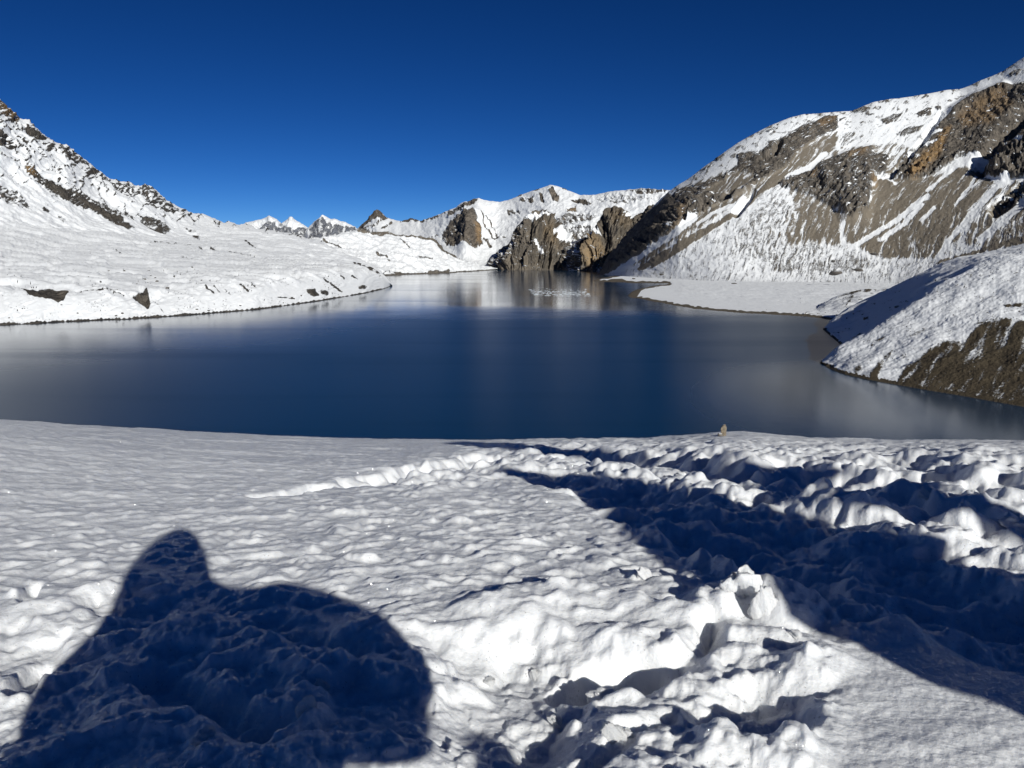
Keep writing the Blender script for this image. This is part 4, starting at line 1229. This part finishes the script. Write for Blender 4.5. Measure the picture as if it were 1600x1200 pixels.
left_b = [
    (236, 431, 2.2, "left one of two small dark boulders close together on the snowy bench"), (243, 433.5, 2, "right one of two small dark boulders close together on the snowy bench"),
    (195, 424, 2.4, "dark boulder on the snowy bench, in the scattered stones uphill of the wedge scar"), (170, 424, 1.9, "westernmost dark boulder of the scattered stones uphill of the wedge scar"),
    (226, 437, 2.6, "dark boulder directly below the pair on the snowy bench"), (262, 450, 3.6, "largest dark boulder right beside the bluff rim, past the wedge scar"),
    (246, 440, 3.0, "dark boulder between the close pair and the largest rim boulder"), (192, 490, 2.6, "dark boulder low in the bluff snow under the wedge scar, near the water"),
    (182, 494, 3.0, "dark boulder right at the waterline under the wedge scar"), (326, 486, 2.6, "dark boulder just above the waterline midway along the left bluff"),
    (308, 484, 2.2, "dark boulder in the bluff snow, uphill neighbour of the midway waterline boulder"), (96, 477, 2.0, "lone dark boulder in the bluff snow below the wide dark scar"),
    (122, 490, 2.0, "lone dark boulder near the water between the wide scar and the wedge scar"), (15, 497, 2.0, "dark boulder near the water at the left frame edge"),
    (132, 433, 2.2, "lone dark boulder on the bench above the gap between both scars"), (455, 466, 3.0, "dark boulder by the water where the bluff turns to its tip"),
    (470, 462, 2.2, "dark boulder uphill of the one where the bluff turns"), (300, 420, 2.2, "dark boulder high on the snowy bench, beside the long dark streak"),
    (233, 424, 2.8, "dark boulder on the bench straight above the close pair"), (375, 478, 2.2, "dark boulder near the water below the twin dark gullies"),
]
for i, (bx, by, s, lab) in enumerate(left_b):
    o = bpy.data.objects.new("boulder", B_MESH[i % 5])
    col.objects.link(o)
    p = on_surface(P_left, bx, by)
    m = s * 0.85 * p[1] / FPX
    o.location = p + np.array([0, 0, m * 0.2])
    o.scale = (m * random.uniform(0.9, 1.3), m, m * random.uniform(0.8, 1.2))
    o.rotation_euler = (0, 0, random.uniform(0, 6.28))
    tag(o, lab, "boulder", "boulders scattered over the left snow bluff")
for bx, by, s, lab in ((1306, 427, 9, "widest dark rock pile lying at the foot of the scree mountain"), (1341, 422, 6, "dark brown boulder at the mountain foot next to the widest rock pile"), (1366, 397, 5, "dark boulder up the snow slope above the widest rock pile"), (1302, 408, 4, "small brown boulder on snow above the beach end"), (1033, 429, 3.2, "lone small boulder on the snow plain near the spit"), (1147, 443.6, 4, "lone dark boulder on the flat snow beach"), (990, 435.4, 2.6, "small boulder lying on the white spit's back")):
    o = bpy.data.objects.new("boulder", B_MESH[int(bx) % 5])
    col.objects.link(o)
    Yb = 1700 if by < 441 else float(shore_Y(by, 2.2))
    if by in (429, 435.4):
        Yb = 2300
    d = pix_dir(bx, by)
    P0 = d * (Yb / d[1]) + np.array([0, 0, CAM_Z])
    m = s * Yb / FPX
    o.location = P0
    o.scale = (m * 1.3, m * 0.9, m * 0.7)
    o.rotation_euler = (0, 0, bx)
    tag(o, lab, "boulder")

# thin ice drifting in front of the cliffs
def ice_mat():
    n = N("floating_ice")
    n.b.inputs['Base Color'].default_value = (0.50, 0.54, 0.58, 1)
    n.b.inputs['Roughness'].default_value = 0.45
    return n.m


def drift_ice():
    r = np.random.default_rng(40)
    verts, faces = [], []
    for i in range(260):
        if r.random() > 0.22:
            fx = 828 + 92 * r.random()
            fy = r.choice((453, 456, 456.5, 458.5, 460)) + r.normal() * 1.1
        else:
            fx = 850 + 70 * r.random(); fy = 459 + 4 * r.random()
        fy = min(max(fy, 449.5), 465)
        Yf = float(shore_Y(fy))
        d = pix_dir(fx, fy)
        cx, cy = d[0] * Yf / d[1], Yf
        size = r.uniform(0.35, 1.0) ** 3 * 3.0
        k = int(r.integers(6, 10))
        ang = np.sort(r.random(k) * 2 * np.pi)
        rad = size * (0.55 + 0.6 * r.random(k))
        n0 = len(verts)
        for z, g in ((0.28, 1.0), (-0.2, 1.04)):
            for a_, q in zip(ang, rad):
                verts.append((cx + math.cos(a_) * q * g * 1.3, cy + math.sin(a_) * q * g, z + 0.05 * r.normal() * (z > 0)))
        faces.append(tuple(n0 + j for j in range(k)))
        for j in range(k):
            faces.append((n0 + j, n0 + k + j, n0 + k + (j + 1) % k, n0 + (j + 1) % k))
    me = bpy.data.meshes.new("drift_ice")
    me.from_pydata(verts, [], faces)
    me.materials.append(ice_mat())
    o = bpy.data.objects.new("drift_ice", me)
    col.objects.link(o)
    tag(o, "loose patch of broken white drift ice on the water before the brown cliffs", "ice", None, "stuff")


drift_ice()

# loose lumps of broken snow crust
L_MESH = [rock_mesh("snow_lump", 60 + k, SNOW_MAT, 0.8, 0.42, facet=False, sub=4, cut=(0.42, 0.35)) for k in range(4)]
lumps = [
    (1150, 945, 38, "tall broken snow block standing at the edge of the big trench"), (1195, 968, 28, "angular snow slab leaning beside the tall broken block"),
    (1172, 1108, 17, "upright shard of snow in the small hollow, lower middle"), (1153, 1106, 10, "pea-like snow clod beside the upright shard in the hollow"),
    (975, 1120, 16, "loose snow cube just below the dark pit"), (955, 1125, 22, "flat snow clod beneath the dark pit beside the cube"),
    (940, 1055, 30, "squared snow slab on the near rim of the dark pit"), (1010, 905, 14, "thin snow flake resting on the corner of the bright drift"),
    (925, 720, 16, "rounded snow lump at the end of the far bright berm"), (1470, 838, 16, "smooth snow ball lying under the pointed drift by the shadow edge"),
    (1510, 822, 30, "pointed snow cone rising beside the smooth snow ball"), (1225, 755, 14, "knobbly snow clod in front of the middle trench"), (1268, 765, 14, "block of snow at the end of the row of knobbly clods"),
    (1450, 775, 14, "squared snow block in shadow on the far trench rim"), (985, 728, 10, "small snow lump beside the far berm lump"), (1585, 845, 22, "rounded snow knob at the frame edge beyond the shadow"),
    (480, 1110, 18, "upright snow flake inside the hooded shadow"), (500, 1060, 14, "small snow flake near the elbow of the hooded shadow"), (315, 1150, 20, "low snow clod in the darkest part of the hooded shadow"),
    (640, 735, 9, "small snow clod beside the notch in the left bright berm"), (1065, 720, 12, "dark-sided snow clod on the far trench edge"),
    (835, 1000, 13, "snow crumb below the broad bright drift"), (760, 1010, 12, "rounded snow crumb beside the hooded shadow's arm"), (870, 1070, 16, "oval snow clod on the slope by the dark pit"),
    (1240, 1000, 14, "snow knob beside the narrow cleft in the bright mound"), (1360, 800, 12, "snow lump set in the bright ridge above the big shadow"),
]
for i, (lx, ly, s, lab) in enumerate(lumps):
    p = ground_at(lx, ly)
    o = bpy.data.objects.new("snow_lump", L_MESH[i % 4])
    col.objects.link(o)
    m = s * math.hypot(p[0], p[1]) / FPX
    tall = 1.7 if any(k in lab for k in ("tall", "upright", "cone", "flake", "shard")) else 0.9
    thin = 0.5 if any(k in lab for k in ("flake", "shard", "slab")) else 0.9
    o.scale = (m, m * thin, m * tall)
    o.location = p + np.array([0, 0, m * 0.12])
    o.rotation_euler = (random.uniform(-.3, .3), random.uniform(-.3, .3), random.uniform(-0.5, 0.5))
    tag(o, lab, "snow lump")

# ------------------------------------------------------------------ unseen things behind the camera, shaped to throw the shadows
sun_to = -sdir                                      # towards the sun


def back(px, py, plane_y):
    """point on the plane Y = plane_y whose shadow falls at this picture position"""
    X, Y = hit(px, py)
    if Y < 30 and -100 < px < 1700:
        d = pix_dir(px, py)
        d = d / np.hypot(d[0], d[1])
        j = int(np.clip(round((math.atan2(d[0], d[1]) + 0.70) / 1.40 * 899), 4, 895))
        zs = GZ[:, j - 4:j + 5].mean(1)
        k = int(np.argmax((CAM_Z + RAD * d[2] < zs) & (RAD > 1.0)))
        X, Y = RAD[k] * d[0], RAD[k] * d[1]
        g = np.array([X, Y, zs[k]])
    else:
        g = np.array([X, Y, float(base_ground(np.array([X]), np.array([Y]))[0])])
    t = (plane_y - Y) / sun_to[1]
    return g + sun_to * t, math.hypot(X, Y) / FPX


def cloth(name, c):
    n = N(name)
    f = n.noise(14, 4, n.coords())
    n.link(n.mix(f, tuple(x * 0.7 for x in c), c), n.b.inputs['Base Color'])
    n.b.inputs['Roughness'].default_value = 0.9
    return n.m


def skin_body(name, joints, edges, mat, label):
    me = bpy.data.meshes.new(name)
    me.from_pydata([tuple(j[0]) for j in joints], edges, [])
    o = bpy.data.objects.new(name, me)
    col.objects.link(o)
    o.modifiers.new("skin", 'SKIN').use_smooth_shade = True
    o.modifiers.new("sub", 'SUBSURF').levels = 2
    o.modifiers["sub"].render_levels = 2
    lay = me.skin_vertices[0] if me.skin_vertices else None
    if lay is None:
        bpy.context.view_layer.objects.active = o
        lay = me.skin_vertices[0]
    for i, j in enumerate(joints):
        lay.data[i].radius = (j[1], j[1])
        lay.data[i].use_root = (i == 0)
    me.materials.append(mat)
    tag(o, label, "person")
    return o


def J(px, py, rad_px, plane=-0.35):
    p, k = back(px, py, plane)
    return (p, rad_px * k)


gz0 = float(base_ground(np.array([0.0]), np.array([-0.4]))[0])
head = J(262, 896, 66); hood = J(272, 856, 47); crown = J(286, 826, 14); neck = J(260, 948, 70); chest = J(305, 1070, 138); sh_r = J(452, 968, 66); sh_l = J(140, 1090, 88)
elb = J(642, 1080, 108, -0.30); hand = (np.array([0.05, -0.10, CAM_Z - 0.03]), 0.05)
elb_l = J(45, 1195, 120, -0.30); hand_l = (np.array([-0.07, -0.10, CAM_Z - 0.03]), 0.05)
upper = J(548, 1003, 92); fore = J(490, 1110, 80, -0.30); belly = J(330, 1160, 215)
cx = belly[0][0]
pelvis = (np.array([cx, -0.42, gz0 + 0.72]), 0.24)
knee_r = (np.array([cx + 0.14, -0.38, gz0 + 0.42]), 0.11); foot_r = (np.array([cx + 0.16, -0.40, gz0 + 0.05]), 0.07)
knee_l = (np.array([cx - 0.12, -0.38, gz0 + 0.42]), 0.11); foot_l = (np.array([cx - 0.14, -0.40, gz0 + 0.05]), 0.07)
toe_r = (foot_r[0] + np.array([0.02, 0.16, -0.01]), 0.05); toe_l = (foot_l[0] + np.array([-0.02, 0.16, -0.01]), 0.05)
js = [pelvis, belly, chest, neck, head, hood, sh_r, upper, elb, fore, hand, sh_l, elb_l, hand_l, knee_r, foot_r, toe_r, knee_l, foot_l, toe_l, crown]
es = [(0, 1), (1, 2), (2, 3), (3, 4), (4, 5), (5, 20), (2, 6), (6, 7), (7, 8), (8, 9), (9, 10), (2, 11), (11, 12), (12, 13), (0, 14), (14, 15), (15, 16), (0, 17), (17, 18), (18, 19)]
skin_body("person", js, es, cloth("dark_parka", (0.03, 0.035, 0.05)), "person in hooded parka taking the picture, throws the hooded shadow")

# unseen seated figure, added beside the first to throw the small round shadow
h2 = J(795, 1236, 60, -0.5)
b = h2[0]
gz2 = float(base_ground(np.array([b[0]]), np.array([-0.6]))[0])
js2 = [(np.array([b[0], -0.75, gz2 + 0.22]), 0.17), (np.array([b[0], -0.68, (gz2 + 0.22) * 0.4 + (b[2] - 0.25) * 0.6]), 0.16), (b + np.array([0, 0, -0.17]), 0.07), (b, h2[1] * 1.25),
       (np.array([b[0] + 0.15, -0.35, gz2 + 0.42]), 0.08), (np.array([b[0] + 0.16, -0.25, gz2 + 0.05]), 0.06), (np.array([b[0] - 0.12, -0.35, gz2 + 0.42]), 0.08), (np.array([b[0] - 0.13, -0.25, gz2 + 0.05]), 0.06)]
skin_body("person", js2 + [(b + np.array([0, 0, 0.10]), h2[1] * 0.9)], [(0, 1), (1, 2), (2, 3), (3, 8), (0, 4), (4, 5), (0, 6), (6, 7)], cloth("grey_jacket", (0.06, 0.05, 0.045)), "person sitting on the snow beside the photographer, throws the small round shadow")

# tapered heap added out of view, outline fitted to the shadow across the trenches
def heap(name, label, cat, lf, rt, py_, seed):
    """pile whose outline, seen along the sunlight, throws the shadow between the two picture lines"""
    rings = []
    for a, c in zip(lf, rt):
        A, _ = back(*a, py_); B, _ = back(*c, py_)
        rings.append((A, B))
    verts, faces = [], []
    K = 28
    r = np.random.default_rng(seed)
    xm = (rings[0][0][0] + rings[0][1][0]) / 2
    z0 = float(base_ground(np.array([xm]), np.array([py_]))[0]) - 0.1
    A0, B0 = rings[0]
    hw0 = (B0[0] - A0[0]) / 2
    rows = [(np.array([A0[0] - 0.25 * hw0, py_, z0]), np.array([B0[0] + 0.3 * hw0, py_, z0]))] + rings
    for A, B in rows:
        C = (A + B) / 2; hw = abs(B[0] - A[0]) / 2 + 0.02
        for k in range(K):
            t = 2 * math.pi * k / K
            s = 1 + 0.05 * r.normal()
            verts.append((C[0] + math.cos(t) * hw * s, py_ + math.sin(t) * hw * 0.6 * s, max(z0, A[2] + (B[2] - A[2]) * (math.cos(t) + 1) / 2)))
    for i in range(len(rows) - 1):
        for k in range(K):
            faces.append((i * K + k, i * K + (k + 1) % K, (i + 1) * K + (k + 1) % K, (i + 1) * K + k))
    faces.append(tuple(range(K))[::-1])
    faces.append(tuple((len(rows) - 1) * K + k for k in range(K)))
    me = bpy.data.meshes.new(name)
    me.from_pydata(verts, [], faces)
    me.update()
    me.materials.append(HEAP_MAT)
    o = bpy.data.objects.new(name, me)
    col.objects.link(o)
    tag(o, label, cat)
    return rings


HEAP_MAT = stone_mat("cairn_stone", (0.10, 0.085, 0.07), (0.25, 0.21, 0.17), 3.0, 0.8)
rings = heap("stone_cairn", "tall heap of stones behind the viewer, throws the long tapering shadow", "cairn",
             [(2300, 1420), (2000, 1290), (1800, 1195), (1600, 1110), (1493, 1062), (1386, 1026), (1290, 975), (1213, 930), (1060, 886), (1000, 826), (900, 770), (770, 738)],
             [(2500, 1270), (2250, 1170), (2000, 1065), (1750, 960), (1600, 903), (1480, 868), (1380, 842), (1280, 818), (1140, 791), (1020, 764), (920, 744), (790, 733)], -0.9, 3)
heap("rock_pinnacle", "slender rock pinnacle behind the stone heap, throws the thin far shadow", "rock",  # second added shape out of view, made only to cast the thin far shadow
     [(2000, 965), (1800, 908), (1600, 848), (1420, 798), (1290, 772), (1100, 742), (1000, 725), (900, 712), (800, 702), (700, 694)],
     [(2050, 925), (1850, 873), (1640, 816), (1450, 770), (1310, 752), (1130, 727), (1040, 713), (940, 702), (850, 696), (740, 691)], -2.6, 4)
import os
if os.environ.get("DEBUG_SCENE"):
    for A, B in rings:
        print("CAIRN", A.round(2), B.round(2))
    for nme, j in zip("pelvis belly chest neck head hood shr upper elb fore hand shl ell".split(), js):
        print("J", nme, np.round(j[0], 2), round(j[1], 3))
    print("SUN", math.degrees(SUN_EL), math.degrees(SUN_AZ), "m0", _m0)
